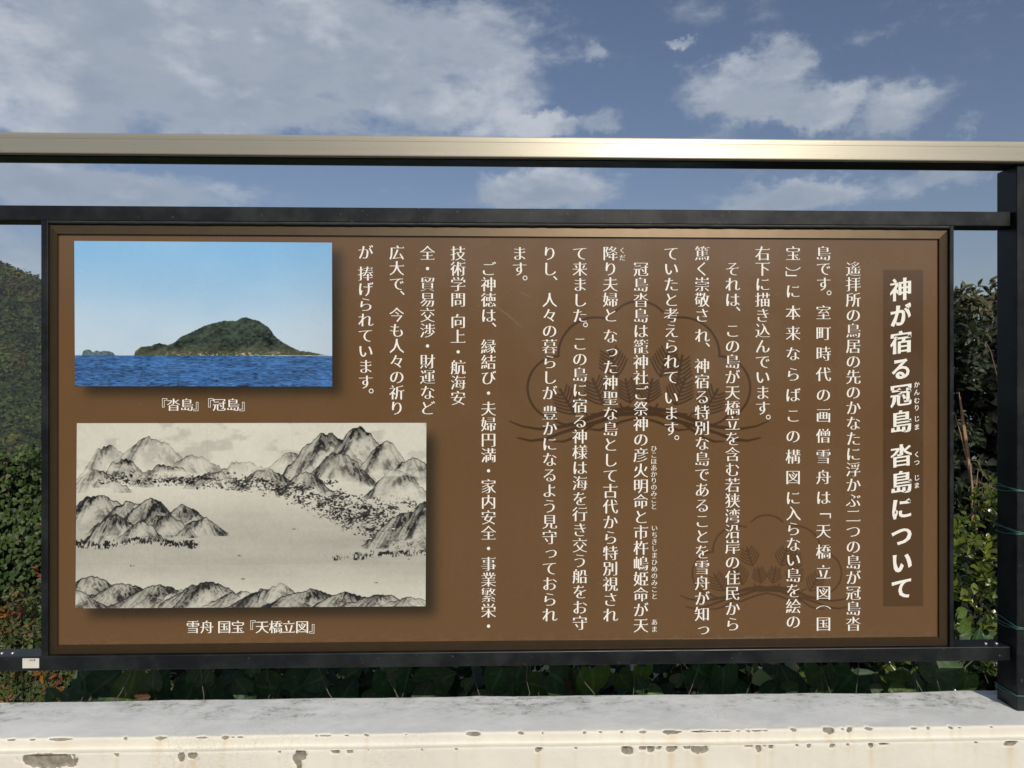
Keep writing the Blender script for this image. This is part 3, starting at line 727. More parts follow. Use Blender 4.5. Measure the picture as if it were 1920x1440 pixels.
# ------------------------------------------------------------------ railing
YR = 1.475                      # front face of the two horizontal rails
def zr(px, py, Y): return P(px, py, Y)[2]
def build_fence():
    root = empty('railing', (1.0, 1.49, ZT), 'black steel railing with a champagne metal handrail standing on the low wall', 'railing'); L = root.location
    def part(name, me, m, par=root, smooth=False):
        return link(name, shift(me, L), m, par, smooth)
    x_in = P(1907, 800, 1.460)[0]
    # handrail: rounded box profile
    zt = (zr(200, 249.5, 1.447) + zr(1700, 260.5, 1.447)) / 2; zb = (zr(200, 289, 1.447) + zr(1700, 300.5, 1.447)) / 2
    prof = []
    y0, y1 = 1.447, 1.515; rt = .006; rb = .0025
    for a in np.linspace(180, 90, 7): prof.append((y0 + rt + rt * math.cos(R(a)), zt - rt + rt * math.sin(R(a))))
    for a in np.linspace(90, 0, 7): prof.append((y1 - rt + rt * math.cos(R(a)), zt - rt + rt * math.sin(R(a))))
    for a in np.linspace(0, -90, 4): prof.append((y1 - rb + rb * math.cos(R(a)), zb + rb + rb * math.sin(R(a))))
    prof += [(y1 - .012, zb), (y1 - .012, zb + .004), (y0 + .012, zb + .004), (y0 + .012, zb)]
    for a in np.linspace(-90, -180, 4): prof.append((y0 + rb + rb * math.cos(R(a)), zb + rb + rb * math.sin(R(a))))
    # fine extrusion groove near the top of the front face
    prof += [(y0, zt - .0125), (y0 + .0005, zt - .0121), (y0, zt - .0117)]
    n = len(prof); V = []
    xs = [-3.2, 3.2]
    for x in xs:
        for (y, z) in prof: V.append((x, y, z))
    Fs = [(k, (k + 1) % n, n + (k + 1) % n, n + k) for k in range(n)]
    me = bpy.data.meshes.new('handrail'); me.from_pydata(V, [], Fs + [tuple(range(n))[::-1], tuple(range(n, 2 * n))]); me.update()
    part('handrail', me, M_RAIL)
    # steel flat under the handrail
    part('handrail_bar', box(-3.2, 3.2, y0 + .014, y1 - .014, zb - .002, zb + .0035), M_BLACK)
    # posts
    for k, x0 in enumerate((x_in, x_in - 3.0)):
        part('post', box(x0, x0 + .060, 1.460, 1.520, ZT - .01, zb - .0025, .002), M_BLACK)
    # the rails
    xr0 = x_in - 2.939
    zt = (zr(200, 387, YR) + zr(1700, 394.5, YR)) / 2; zb_ = (zr(50, 413, YR) + zr(1700, 423, YR)) / 2
    part('rail', box(xr0, x_in - .001, YR, YR + .045, zb_, zt, .0015), M_BLACK); z_top = zb_
    zt = (zr(200, 1229, YR) + zr(1700, 1215, YR)) / 2; zb_ = (zr(200, 1256, YR) + zr(1700, 1241.5, YR)) / 2
    part('rail', box(xr0, x_in - .001, YR, YR + .045, zb_, zt, .0015), M_BLACK); z_bot = zt; z_bot2 = zb_
    # rails of the next bay
    part('rail', box(x_in + .061, 3.2, YR, YR + .045, z_top, z_top + .030, .0015), M_BLACK)
    part('rail', box(x_in + .061, 3.2, YR, YR + .045, z_bot - .028, z_bot, .0015), M_BLACK)
    # struts either side of the board
    xa, xb = P(76.5, 800, YR)[0], P(90, 800, YR)[0]
    part('strut', box(xa, xb - .0005, YR + .0006, YR + .0444, z_bot - .0008, z_top + .0008, .001), M_BLACK)
    xc, xd = P(1781, 800, YR)[0], P(1789, 800, YR)[0]
    part('strut', box(xc + .0005, xd, YR + .0006, YR + .0444, z_bot - .0008, z_top + .0008, .001), M_BLACK)
    # old sealant bead between top rail and board, ragged
    n = 700; x = np.linspace(xb, xc, n); zz = z_top - .0052 + (fbm(x * 60, x * 0 + 2, 12, 4) - .5) * .0016
    yy = YR + .0008 + (fbm(x * 50, x * 0 + 9, 13, 3) - .5) * .0014
    V = np.concatenate([np.stack([x, yy * 0 + YR + .0016, x * 0 + z_top + .0005], -1), np.stack([x, yy, x * 0 + z_top - .0026], -1), np.stack([x, yy + .002, zz], -1), np.stack([x, yy * 0 + YR + .02, zz], -1)])
    a = np.arange(n - 1); Fq = np.concatenate([np.stack([a + k * n, a + (k + 1) * n, a + (k + 1) * n + 1, a + k * n + 1], -1) for k in range(3)])
    part('sealant_bead', np_mesh('sealant', V, Fq), m_simple('black_sealant', (.022, .024, .024), .6), smooth=True)
    # screws on the top of the lower rail
    for px, py in ((24, 1219), (4, 1218), (1848, 1203), (1868, 1204)):
        p = P(px, py, YR + .018)
        import bmesh
        bm = bmesh.new(); bmesh.ops.create_cone(bm, cap_ends=True, segments=10, radius1=.0035, radius2=.0026, depth=.0022)
        me = bpy.data.meshes.new('screw'); bm.to_mesh(me); bm.free(); me.transform(Matrix.Translation((p[0], YR + .018, z_bot + .0012)))
        part('screw', me, m_simple('worn_screw', (.35, .35, .36), .4, .6))
    # small pale label on the lower rail
    a = P(42.5, 1234.5, YR); b = P(73.5, 1252.5, YR)
    lab = part('paper_label', box(a[0], b[0], YR - .0006, YR + .0001, b[2], a[2]), m_simple('faded_label', (.62, .60, .52), .7))
    ink = m_simple('faded_black_print', (.03, .03, .03), .8)
    V = []; Fs = []
    for (x0, x1, y0_, y1_) in ((56, 57.2, 1236, 1239.5), (58.6, 59.6, 1236.3, 1239), (58, 60.6, 1237, 1237.7), (61.6, 62.6, 1236, 1239.6), (63.4, 66.8, 1236, 1236.8), (63.4, 66.8, 1237.6, 1238.2), (64.6, 65.6, 1236.4, 1239.6), (46, 46.6, 1236.4, 1237.6), (52.2, 52.9, 1236.6, 1238.2)):
        p = P(x0, y1_, YR); q = P(x1, y0_, YR); k = len(V)
        V += [(p[0], YR - .0009, p[2]), (q[0], YR - .0009, p[2]), (q[0], YR - .0009, q[2]), (p[0], YR - .0009, q[2])]; Fs.append((k, k + 1, k + 2, k + 3))
    link('faded_print', shift(np_mesh('print', np.array(V), np.array(Fs), flat=True), L), ink, lab)
    return x_in, z_top, z_bot
X_POST, Z_RT, Z_RB = build_fence()

# green wires looped round the post
def build_wires():
    m = m_simple('green_coated_wire', (.05, .16, .13), .4, 0, .6)
    defs = [(921, 'green coated wire looped round the post, highest of the four', 3, 11), (1001, 'green coated wire looped round the post, second from the top', 3, 12),
            (1178, 'green coated wire looped round the post level with the board bottom', 3, 13), (1303, 'green coated wire looped round the foot of the post', 2, 14)]
    for py, lab, strands, seed in defs:
        r = random.Random(seed)
        c = Vector((X_POST + .03, 1.49, zr(1907, py, 1.459)))
        root = empty('wire_loop', c, lab, 'wire', 'green wires round the post')
        for s in range(strands):
            dz = (s - 1) * .0034 + r.uniform(-.001, .001); h = .0325 + s * .0006
            tilt = r.uniform(-.10, .10); pts = []
            for k in range(40):
                a = 2 * math.pi * k / 40; ca, sa = math.cos(a), math.sin(a)
                q = 1 / max(abs(ca), abs(sa)); e = (1 + (q - 1) * .93)
                pts.append(Vector((ca * h * e, sa * h * e, dz + tilt * ca * .05 + .0035 * math.sin(a * 2 + s) + (.006 * (sa > 0) * sa))))
            v, f = tube(pts, .00085, 6, True)
            link('strand', np_mesh('strand', v, f), m, root, True)
build_wires()

# ------------------------------------------------------------------ the information board
YP = 1.4845                     # face of the printed panel
YFR = 1.4800                    # front of its frame
def build_board():
    root = empty('information_board', (0, 1.49, Z_RB), 'wide brown information board with white vertical Japanese text and two pictures', 'sign'); L = root.location
    def part(name, me, m, par=root, smooth=False, shifted=True):
        return link(name, shift(me, L), m, par, smooth)
    ox0, ox1 = P(90, 800, YFR)[0], P(1780, 800, YFR)[0]
    oz1, oz0 = Z_RT - .0056, Z_RB + .0005
    ix0, ix1 = P(107.5, 800, YFR)[0], P(1761, 800, YFR)[0]
    iz1 = (zr(200, 439.5, YFR) + zr(1700, 447, YFR)) / 2; iz0 = (zr(200, 1209, YFR) + zr(1700, 1196, YFR)) / 2
    # frame strips: outer lip, slope towards the panel, inner edge, closed by a back; mitred ends
    # t = 0 outer edge .. 1 inner edge ; y depth
    pf = [(0, YFR + .020), (0, YFR + .0034), (.04, YFR + .0022), (.96, YFR + .0001), (.985, YFR), (1.0, YFR + .0006), (1.0, YP + .0002), (1.0, YFR + .020)]
    out = [(ox0, oz0), (ox1, oz0), (ox1, oz1), (ox0, oz1)]; inn = [(ix0, iz0), (ix1, iz0), (ix1, iz1), (ix0, iz1)]
    for k in range(4):
        a, b = k, (k + 1) % 4; V = []
        gap = .00025
        for (i, sgn) in ((a, 1), (b, -1)):
            o_, n_ = Vector(out[i]), Vector(inn[i]); dr = (Vector(out[b]) - Vector(out[a])).normalized() * gap * sgn
            for t, y in pf:
                p = o_.lerp(n_, t) + dr; V.append((p.x, y, p.y))
        n = len(pf)
        Fs = [(i, i + 1, n + i + 1, n + i) for i in range(n - 1)] + [(n - 1, 0, n, 2 * n - 1)] + [tuple(range(n))[::-1], tuple(range(n, 2 * n))]
        me = bpy.data.meshes.new('frame_strip'); me.from_pydata(V, [], Fs); me.update()
        part('frame_strip', me, M_FRAME)
    # back sheet
    part('back_sheet', box(ox0 + .004, ox1 - .004, YP + .004, YP + .006, oz0 + .004, oz1 - .004), M_BLACK)

    # ---- printed ground: brown, title bar, picture shadows, pine crests
    DPI = 1000.0 / 1.05                                       # print pixels per metre
    px0, px1, pz0, pz1 = ix0 - .004, ix1 + .004, iz0 - .004, iz1 + .004
    W = int((px1 - px0) * DPI); H = int((pz1 - pz0) * DPI)
    def tor(px, py):                                          # photo pixel -> raster coordinates
        p = P(px, py, YP); return (p[0] - px0) * DPI, (p[2] - pz0) * DPI
    gx, gy = np.meshgrid(np.arange(W) + .5, np.arange(H) + .5)
    base = np.array(PANEL_COL)
    img = np.ones((H, W, 3)) * base
    img *= (1 + (fbm(gx / 220, gy / 220, 71, 4) - .5) * .07 + (fbm(gx / 5, gy / 260, 72, 3) - .5) * .035 + (fbm(gx / 1.6, gy / 1.6, 73, 2) - .5) * .03)[..., None]
    dust = sst(26, 0, gy) * sst(.45, .7, fbm(gx / 9, gy / 4, 74, 4)); img = img * (1 - .07 * dust[..., None]) + np.array((.34, .30, .24)) * .07 * dust[..., None]
    def rect_mask(x0, y0, x1, y1, blur):
        a = tor(x0, y1); b = tor(x1, y0)
        sx_ = 1 / (1 + np.exp(-(gx[0] - a[0]) / blur * 1.7)) * 1 / (1 + np.exp((gx[0] - b[0]) / blur * 1.7))
        sy_ = 1 / (1 + np.exp(-(gy[:, 0] - a[1]) / blur * 1.7)) * 1 / (1 + np.exp((gy[:, 0] - b[1]) / blur * 1.7))
        return sy_[:, None] * sx_[None]
    for (x0, y0, x1, y1) in ((158, 470, 641, 742), (165, 814, 817, 1160)):
        m_ = rect_mask(x0, y0, x1, y1, 9.5)[..., None]; img = img * (1 - .90 * m_) + np.array((.012, .011, .005)) * .90 * m_
    t = rect_mask(1654.5, 507, 1730, 1137.3, .45)[..., None]; img = img * (1 - t) + img * np.array((.60, .58, .56)) * t
    cov = np.zeros((H, W))
    def stroke(pts, wd, col=1.0):
        pts = [tor(*p) for p in pts]
        ws = wd if hasattr(wd, '__len__') else [wd] * len(pts)
        for k in range(len(pts) - 1):
            (ax, ay), (bx, by) = pts[k], pts[k + 1]; wa, wb = ws[k] / 2, ws[k + 1] / 2; pad = max(wa, wb) + 2
            X0, X1 = int(max(0, min(ax, bx) - pad)), int(min(W, max(ax, bx) + pad)); Y0, Y1 = int(max(0, min(ay, by) - pad)), int(min(H, max(ay, by) + pad))
            if X1 <= X0 or Y1 <= Y0: continue
            X = gx[Y0:Y1, X0:X1]; Yy = gy[Y0:Y1, X0:X1]; dx, dy = bx - ax, by - ay; l2 = dx * dx + dy * dy + 1e-9
            tt = np.clip(((X - ax) * dx + (Yy - ay) * dy) / l2, 0, 1); dd = np.hypot(X - ax - tt * dx, Yy - ay - tt * dy)
            c = np.clip((wa + (wb - wa) * tt) - dd + .5, 0, 1) * col
            cov[Y0:Y1, X0:X1] = np.maximum(cov[Y0:Y1, X0:X1], c)
    def crest(ox, oy, sc, lw, col):
        T = lambda u, v: (ox + (u - 950) * sc, oy + (v - 20) * sc)
        def arc(cx, cy, r_, a0, a1, mirror=True):
            n = 26; pts = [(cx + r_ * math.cos(R(a0 + (a1 - a0) * k / n)), cy - r_ * math.sin(R(a0 + (a1 - a0) * k / n))) for k in range(n + 1)]
            stroke([T(*p) for p in pts], lw, col)
            if mirror: stroke([T(1900 - p[0], p[1]) for p in pts], lw, col)
        arc(400, 620, 220, 92, 245); arc(655, 395, 263, 181, 72); arc(950, 240, 220, 138, 42, False)
        stroke([T(340, 408), T(396, 400)], lw, col); stroke([T(1560, 408), T(1504, 400)], lw, col)
        arc(470, 700, 175, 215, 285)
        def sprig(bx, by, tx, ty, nl, ln):
            nl = nl if sc > .25 else 5
            d = Vector((tx - bx, ty - by)); l = d.length; d.normalize(); s = Vector((-d.y, d.x))
            stroke([T(bx, by), T(tx, ty)], lw * 1.1, col)
            for k in range(nl):
                f = k / (nl - .4); o_ = Vector((bx, by)) + d * (l * f * .86)
                for sg in (-1, 1):
                    w_ = ln * 1.0 * (1 - .50 * f); pts = []
                    for q in range(6):
                        u = q / 5; pts.append(o_ + s * sg * w_ * u * .80 + d * (w_ * (.42 * u + .34 * u * u)))
                    stroke([T(p.x, p.y) for p in pts], [lw * .78] * 5 + [lw * .6], col)
        for (bx, by, tx, ty, nl, ln) in ((505, 800, 405, 630, 6, 128), (700, 735, 630, 555, 6, 125), (800, 540, 742, 355, 6, 128), (890, 720, 858, 560, 6, 100)):
            sprig(bx, by, tx, ty, nl, ln); sprig(1900 - bx, by, 1900 - tx, ty, nl, ln)
        sprig(1215, 595, 1250, 395, 6, 110)
        br = [([(55, 850), (140, 885), (260, 905), (400, 890), (520, 865), (640, 815), (760, 780), (860, 765), (950, 770)], [3, 6, 9, 12, 15, 17, 17, 15, 13]),
              ([(110, 965), (200, 985), (300, 975), (400, 935), (520, 895), (680, 850), (820, 800), (950, 795)], [4, 8, 10, 10, 12, 14, 16, 16]),
              ([(360, 990), (430, 990), (500, 965), (560, 925), (640, 870)], [4, 8, 8, 8, 8]),
              ([(480, 870), (600, 880), (720, 835), (830, 800)], [5, 10, 10, 8]), ([(620, 800), (720, 800), (840, 770), (880, 745)], [5, 9, 9, 4]),
              ([(600, 905), (680, 912), (760, 880), (840, 850), (950, 825)], [4, 8, 9, 8, 7]), ([(600, 840), (590, 800), (540, 780)], [6, 5, 4]), ([(840, 770), (820, 730)], [8, 5])]
        for pts, ws in br:
            for mir in (0, 1):
                stroke([T(1900 - u if mir else u, v) for u, v in pts], [w * sc * 1.75 + .8 for w in ws], col)
    crest(1197.3, 565.5, 1 / 3.692, 4.2, .95)
    crest(1437.2, 966, .67 / 3.692, 3.0, .75)
    img = img * (1 - cov[..., None]) + img * np.array((.36, .29, .22)) * cov[..., None]
    # faint worn spots and scratches of the film
    cov[:] = 0
    stroke([(928, 575), (950, 590), (978, 614)], [.8, 1.6, .8], .30); stroke([(976, 549), (992, 557)], 1.2, .25); stroke([(880, 578), (905, 585)], 1.0, .12)
    for _ in range(60):
        px = random.uniform(130, 1740); py = random.uniform(460, 1190); a = random.uniform(0, 6.28); l = random.uniform(1, 9)
        stroke([(px, py), (px + math.cos(a) * l, py + math.sin(a) * l)], .8, random.uniform(.05, .3))
    img = img * (1 - cov[..., None]) + np.array((.40, .33, .24)) * cov[..., None]

    def image_mat(name, arr, rough=.3, coat=.0, spec=.5):
        h, w, _ = arr.shape
        im = bpy.data.images.new(name, w, h, float_buffer=False)
        s_ = np.where(arr <= .0031308, arr * 12.92, 1.055 * np.clip(arr, 1e-6, 1) ** (1 / 2.4) - .055)
        a4 = np.ones((h, w, 4), np.float32); a4[..., :3] = np.clip(s_, 0, 1)
        im.pixels.foreach_set(a4.ravel()); im.update(); im.pack()
        m, nt, b = mat(name)
        t = N(nt, 'ShaderNodeTexImage'); t.image = im; t.interpolation = 'Cubic'; t.extension = 'EXTEND'
        uvn = N(nt, 'ShaderNodeUVMap', uv_map='UVMap'); nt.links.new(uvn.outputs[0], t.inputs[0])
        nt.links.new(t.outputs[0], b.inputs['Base Color'])
        sm = noise_tex(nt, 5, 5, .6)
        nt.links.new(maprange(nt, sm, .3, .7, rough * .8, rough * 1.35), b.inputs['Roughness']); b.inputs['Specular IOR Level'].default_value = spec
        b.inputs['Coat Weight'].default_value = coat; b.inputs['Coat Roughness'].default_value = .10
        return m
    def sheet(c, y, thick):
        """c: four world (x, z) corners BL BR TR TL"""
        V = [(x, y, z) for x, z in c] + [(x, y + thick, z) for x, z in c]
        Fs = np.array([(0, 1, 2, 3), (7, 6, 5, 4), (0, 4, 5, 1), (1, 5, 6, 2), (2, 6, 7, 3), (3, 7, 4, 0)])
        uv = np.array([(0, 0), (1, 0), (1, 1), (0, 1)] * 2)
        return np_mesh('sheet', np.array(V), Fs, uv=uv, flat=True)
    part('panel', sheet([(px0, pz0), (px1, pz0), (px1, pz1), (px0, pz1)], YP, .003), image_mat('brown_printed_film', img, .24, .35))

    # ---- picture of the two islands
    def corners(*c): return [(P(x, y, YP)[0], P(x, y, YP)[2]) for x, y in c]
    w, h = 724, 406
    gx, gy = np.meshgrid((np.arange(w) + .5) / w, (np.arange(h) + .5) / h); gt = 1 - gy    # gt 0 = top
    X = 139.5 + gx * 483; Yp_ = 452 + gt * 272
    hz = 666.5
    sk = sst(452, hz, Yp_)[..., None]
    sky = np.array(srgb(140, 192, 234)) * (1 - sk) + np.array(srgb(196, 216, 232)) * sk
    cl = (fbm(gx * 3.5 + 2, gt * 3 + 5, 31, 5) - .5)[..., None]
    hzf = sst(600, 666, Yp_)[..., None]; sky = sky * (1 - .25 * hzf) + np.array(srgb(188, 204, 222)) * .25 * hzf
    sky = sky * (1 + cl * np.array((.35, .16, .05))) * (1 - .08 * sst(.75, 1, gx)[..., None])
    rip = fbm(gx * 60, gt * 150 / (.35 + 1.3 * np.clip((Yp_ - hz) / 58, 0, 1)), 32, 5) - .5
    big = fbm(gx * 9, gt * 40, 36, 3) - .5
    sea = np.array(srgb(60, 103, 158)) * (1 + 3.0 * rip + .9 * big)[..., None]
    sea = np.clip(sea, np.array(srgb(18, 44, 92)), np.array(srgb(150, 185, 225)))
    im_ = np.where((Yp_ > hz)[..., None], sea, sky)
    def poly_top(pts):
        pts = [(120 + a / 3.5556, 440 + b / 3.5556) for a, b in pts]
        return np.interp(X[0], [p[0] for p in pts], [p[1] for p in pts], left=9999, right=9999)
    small = poly_top([(115, 805), (125, 775), (150, 763), (165, 768), (190, 782), (215, 770), (235, 778), (290, 778), (320, 785), (338, 805)])
    small = small + (fbm(X[0] / 4, X[0] * 0, 33, 3) - .5) * 3
    mask = ((Yp_ > small[None]) & (Yp_ <= hz))[..., None]
    im_ = np.where(mask, np.array(srgb(92, 110, 122)) * (1 + (fbm(gx * 130, gt * 90, 34, 3) - .5) * 1.3)[..., None], im_)
    main = poly_top([(462, 805), (470, 775), (510, 745), (570, 742), (600, 728), (625, 722), (690, 735), (740, 710), (770, 680), (860, 640), (940, 600), (1060, 570), (1140, 572), (1175, 553), (1210, 547), (1290, 570), (1360, 615), (1400, 670), (1440, 705), (1510, 745), (1570, 770), (1640, 778), (1720, 795), (1785, 804)])
    main = main + (fbm(X[0] / 3.2, X[0] * 0 + 3, 35, 4) - .5) * 2.2
    nn = fbm(gx * 95 + gt * 20, gt * 75, 37, 5); n2 = fbm(gx * 18 + gt * 9, gt * 14, 38, 4)
    green = np.array(srgb(54, 66, 56)) * (1 + (nn - .5) * 2.6 + (n2 - .5) * 1.3)[..., None]
    low = sst(640, 664, Yp_ + (n2 - .5) * 26)[..., None]
    green = green * (1 - low * .5) + np.array(srgb(96, 98, 74)) * (.6 + nn[..., None] * .8) * low * .5
    rock = (sst(.60, .68, fbm(gx * 120, gt * 160, 39, 3)) * sst(657, 663, Yp_) * sst(280, 360, X) * (1 - sst(520, 560, X)))[..., None]
    green = green * (1 - rock) + np.array(srgb(196, 178, 158)) * rock
    shore = (sst(664.6, 665.6, Yp_) * sst(460, 500, X) * (.55 + .45 * (fbm(gx * 60, gt * 3, 40, 3) > .5)))[..., None]
    green = green * (1 - shore) + np.array(srgb(205, 200, 185)) * shore
    m_ = (sst(-.6, .6, Yp_ - main[None]) * (Yp_ <= hz))[..., None]
    im_ = im_ * (1 - m_) + np.clip(green, 0, 1) * m_
    im_ *= (1 - .12 * sst(665.5, 667, Yp_) * (1 - sst(667, 669, Yp_)))[..., None]
    part('island_picture', sheet(corners((141, 724), (623, 724.8), (622.6, 455), (139.6, 451.8)), YP - .0007, .0006), image_mat('picture_of_two_islands', im_ * .92, .26, .3))

    # ---- ink wash landscape (a plain stand-in: generic hills, mist and water)
    w, h = 982, 520
    gx, gy = np.meshgrid((np.arange(w) + .5), (np.arange(h) + .5)); gt = (h - gy)            # rows from the top
    paper = np.array(srgb(222, 220, 206))
    ink = .05 + .06 * (fbm(gx / 160, gt / 120, 51, 5)) + .05 * (fbm(gx / 7, gt / 7, 52, 3) - .5)
    ink = ink + .16 * sst(150, 330, gt) * sst(520, 380, gt) * (.75 + .5 * fbm(gx / 240, gt / 26, 53, 3))
    rk = np.random.default_rng(77)
    def mount(cx, top, hw, hgt, dark, seed, fade=1.0, rough=1.0):
        nonlocal ink
        hw = hw * 1.45; rough = rough * 1.3
        x0, x1 = int(max(0, cx - hw * 1.25)), int(min(w, cx + hw * 1.25)); y0_, y1_ = int(max(0, top - 8)), int(min(h, top + hgt + 6))
        if x1 <= x0 or y1_ <= y0_: return
        # rows from the top -> array rows from the bottom
        sl = (slice(h - y1_, h - y0_), slice(x0, x1)); X = gx[sl]; T = gt[sl]
        u = (X - cx) / hw
        lob = .5 + .5 * np.cos(np.clip(u, -1.2, 1.2) * 2.6)
        dome = np.sqrt(np.clip(1 - u * u, 0, 1)); prof = top + hgt * (1 - .18 * dome - .82 * lob) + (fbm(X / 14, X * 0 + seed, seed, 4) - .5) * 16 * rough
        dd = T - prof; ins = sst(-.8, .8, dd) * sst(1.12, .92, np.abs(u) + .12 * (fbm(X / 20, T / 12, seed + 9, 3) - .5))
        fan = (X - cx) / (np.maximum(dd, 0) + .30 * hgt + 6); st = .7 * fbm(fan * 7 + 40, dd / 15 + 3, seed + 1, 4) + .3 * fbm(X / 6, T / 5, seed + 7, 3)
        side = .5 + .5 * np.sin((X - cx) / hw * 5 + dd / 16 + seed + 2.5 * fbm(X / 30, T / 30, seed + 3, 3))
        body = dark * (.26 + .95 * sst(.46, .60, st) * (.25 + .75 * side) + .55 * side * side) * np.exp(-dd / (hgt * .62 * fade))
        line = dark * 1.15 * np.exp(-(dd / 1.9) ** 2) * (.4 + .8 * fbm(X / 6, T / 6, seed + 4, 2))
        mist = sst(hgt * 1.0 * fade, hgt * .35, dd)
        new = np.clip(body + line, 0, 1)
        base_ = .06 + ink[sl] * .15
        ink[sl] = np.where(ins > 0, ink[sl] * (1 - ins * mist) + (new + base_ * .7) * ins * mist, ink[sl])
    def dabs(n, fx, fy, size, dark):
        nonlocal ink
        for _ in range(n):
            cx = fx(); cy = fy(cx); s_ = size * rk.uniform(.5, 1.4); k = int(s_ * 3) + 2
            xi, yi = int(cx), int(h - cy); a, b, c, d = max(0, xi - k), min(w, xi + k), max(0, yi - k), min(h, yi + k)
            if b <= a or d <= c: continue
            X = gx[c:d, a:b]; Yq = gy[c:d, a:b]
            q = np.hypot((X - cx) / (s_ * rk.uniform(.8, 1.9)), (Yq - (h - cy)) / (s_ * rk.uniform(.6, 1.6)))
            ink[c:d, a:b] = np.maximum(ink[c:d, a:b], dark * rk.uniform(.6, 1.1) * sst(1.1, .5, q))
    # far misty peaks
    for (cx, top, hw, hg, dk, sd_) in ((90, 60, 60, 100, .35, 101), (210, 42, 85, 95, .30, 102), (330, 92, 70, 60, .25, 103), (470, 110, 80, 50, .22, 104), (600, 84, 60, 70, .3, 105),
                                      (700, 30, 90, 130, .62, 106), (790, 12, 75, 140, .58, 107), (865, 52, 60, 110, .48, 108), (735, 85, 70, 90, .62, 109), (945, 100, 70, 100, .55, 110), (900, 130, 60, 80, .5, 111),
                                      (130, 100, 55, 75, .55, 112), (60, 130, 60, 60, .5, 113), (250, 118, 70, 55, .42, 114), (385, 138, 60, 42, .5, 115), (530, 130, 60, 55, .55, 116), (640, 140, 55, 60, .55, 117)):
        mount(cx, top, hw, hg, dk * 1.25, sd_)
    # village shore with dotted trees
    cent = lambda x: 165 + 30 * sst(250, 800, x) + 95 * sst(520, 930, x)
    wid = lambda x: 10 + 12 * sst(100, 450, x) + 62 * sst(480, 900, x)
    cx_ = cent(gx); ww = wid(gx); band = np.exp(-((gt - cx_ - 8 * (fbm(gx / 30, gt / 30, 81, 3) - .5)) / (ww * .95)) ** 2) * sst(20, 90, gx)
    tex = .6 * fbm(gx / 4.2, gt / 2.6, 82, 4) + .4 * fbm(gx / 17, gt / 9, 83, 3)
    ink = np.maximum(ink, .92 * sst(.50, .62, tex + (band - .8) * .16) * sst(.18, .6, band))
    dabs(260, lambda: 80 + 880 * rk.random() ** .7, lambda x: cent(x) - 4 + rk.normal() * wid(x) * .5, 3.2, .85)
    for (cx, cy) in ((118, 158), (140, 150), (262, 158), (352, 160), (520, 166), (640, 190), (700, 175), (742, 215), (800, 240), (846, 262)):
        dabs(26, lambda: cx + rk.normal() * 15, lambda x: cy - abs(rk.normal()) * 7, 2.6, .95)
    # headland at left, wooded spit, and front ridges
    for (cx, top, hw, hg, dk, sd_) in ((60, 205, 95, 90, .9, 121), (150, 222, 80, 95, .85, 122), (205, 215, 70, 95, .9, 123), (300, 232, 60, 75, .85, 124), (110, 258, 60, 75, .75, 125), (245, 258, 60, 60, .7, 126), (350, 268, 48, 45, .8, 127), (180, 275, 45, 55, .6, 128)):
        mount(cx, top, hw, hg, dk, sd_, 1.3, .8)
    b2 = np.maximum(np.exp(-((gt - 336 - 7 * np.sin(gx / 40)) / 13) ** 2) * sst(372, 330, gx), np.exp(-((gt - 372 - 9 * np.sin(gx / 90)) / 13) ** 2) * sst(640, 760, gx))
    t2 = .55 * fbm(gx / 2.6, gt / 5.5, 84, 4) + .45 * fbm(gx / 14, gt / 9, 85, 3)
    ink = np.maximum(ink, .95 * sst(.47, .58, t2 + (b2 - .8) * .22) * sst(.15, .55, b2))
    for (cx, top, hw, hg, dk, sd_) in ((930, 255, 85, 95, .85, 131), (985, 225, 60, 100, .8, 132),
                                      (40, 430, 80, 80, .9, 141), (130, 452, 90, 66, .85, 142), (230, 458, 95, 60, .85, 143), (300, 470, 60, 50, .4, 144), (365, 450, 95, 72, .95, 145), (455, 476, 70, 44, .5, 146), (540, 468, 80, 54, .9, 147), (570, 455, 36, 40, .4, 148), (650, 472, 90, 50, .9, 149), (760, 480, 70, 42, .8, 150), (850, 486, 75, 36, .9, 151), (935, 492, 55, 30, .5, 152), (0, 470, 60, 50, .6, 153)):
        mount(cx, top, hw, hg, dk, sd_, 1.4, .7)
    for (cx, cy) in ((160, 402), (470, 440), (840, 452), (455, 375), (610, 300)):
        dabs(6, lambda: cx + rk.normal() * 4, lambda x: cy + rk.normal() * .6, 1.6, .7)
    mist = sst(.50, .66, fbm(gx / 130 + 3, gt / 24, 91, 4)) * np.exp(-((gt - 128 - .03 * gx) / 42) ** 2)
    ink = ink * (1 - .72 * mist) + .04 * mist
    wash = sst(.52, .70, fbm(gx / 50, gt / 30, 92, 4)) * sst(200, 60, gt) * .10; ink = ink + wash
    for _ in range(26):
        hx = int(rk.uniform(430, 930)); hy = int(h - cent(hx) - rk.normal() * wid(hx) * .35); bw = int(rk.uniform(4, 9))
        ink[hy:hy + 3, hx:hx + bw] = .05; ink[hy + 3:hy + 5, hx - 1:hx + bw + 1] = .75; ink[hy - 1, hx:hx + bw] = .6
    for X_ in (218, 364, 602, 845): ink[:, X_:X_ + 1] += .05
    ink[h - 397:h - 396] += .06
    ink = np.clip(ink, 0, .95)
    arr = paper * (1 - ink[..., None]) ** 2.1 + np.array((.012, .012, .013)) * ink[..., None]
    arr *= (1 + (fbm(gx / 90, gt / 90, 61, 4) - .5)[..., None] * .10)
    part('ink_landscape_picture', sheet(corners((141.8, 1140.5), (798, 1136.6), (799.5, 792.8), (144.5, 793.5)), YP - .0007, .0006), image_mat('ink_wash_landscape', arr, .28, .25))

    # ---- lettering
    m, nt, b = mat('white_print'); b.inputs['Base Color'].default_value = (.84, .82, .76, 1); b.inputs['Roughness'].default_value = .35; b.inputs['Specular IOR Level'].default_value = .4
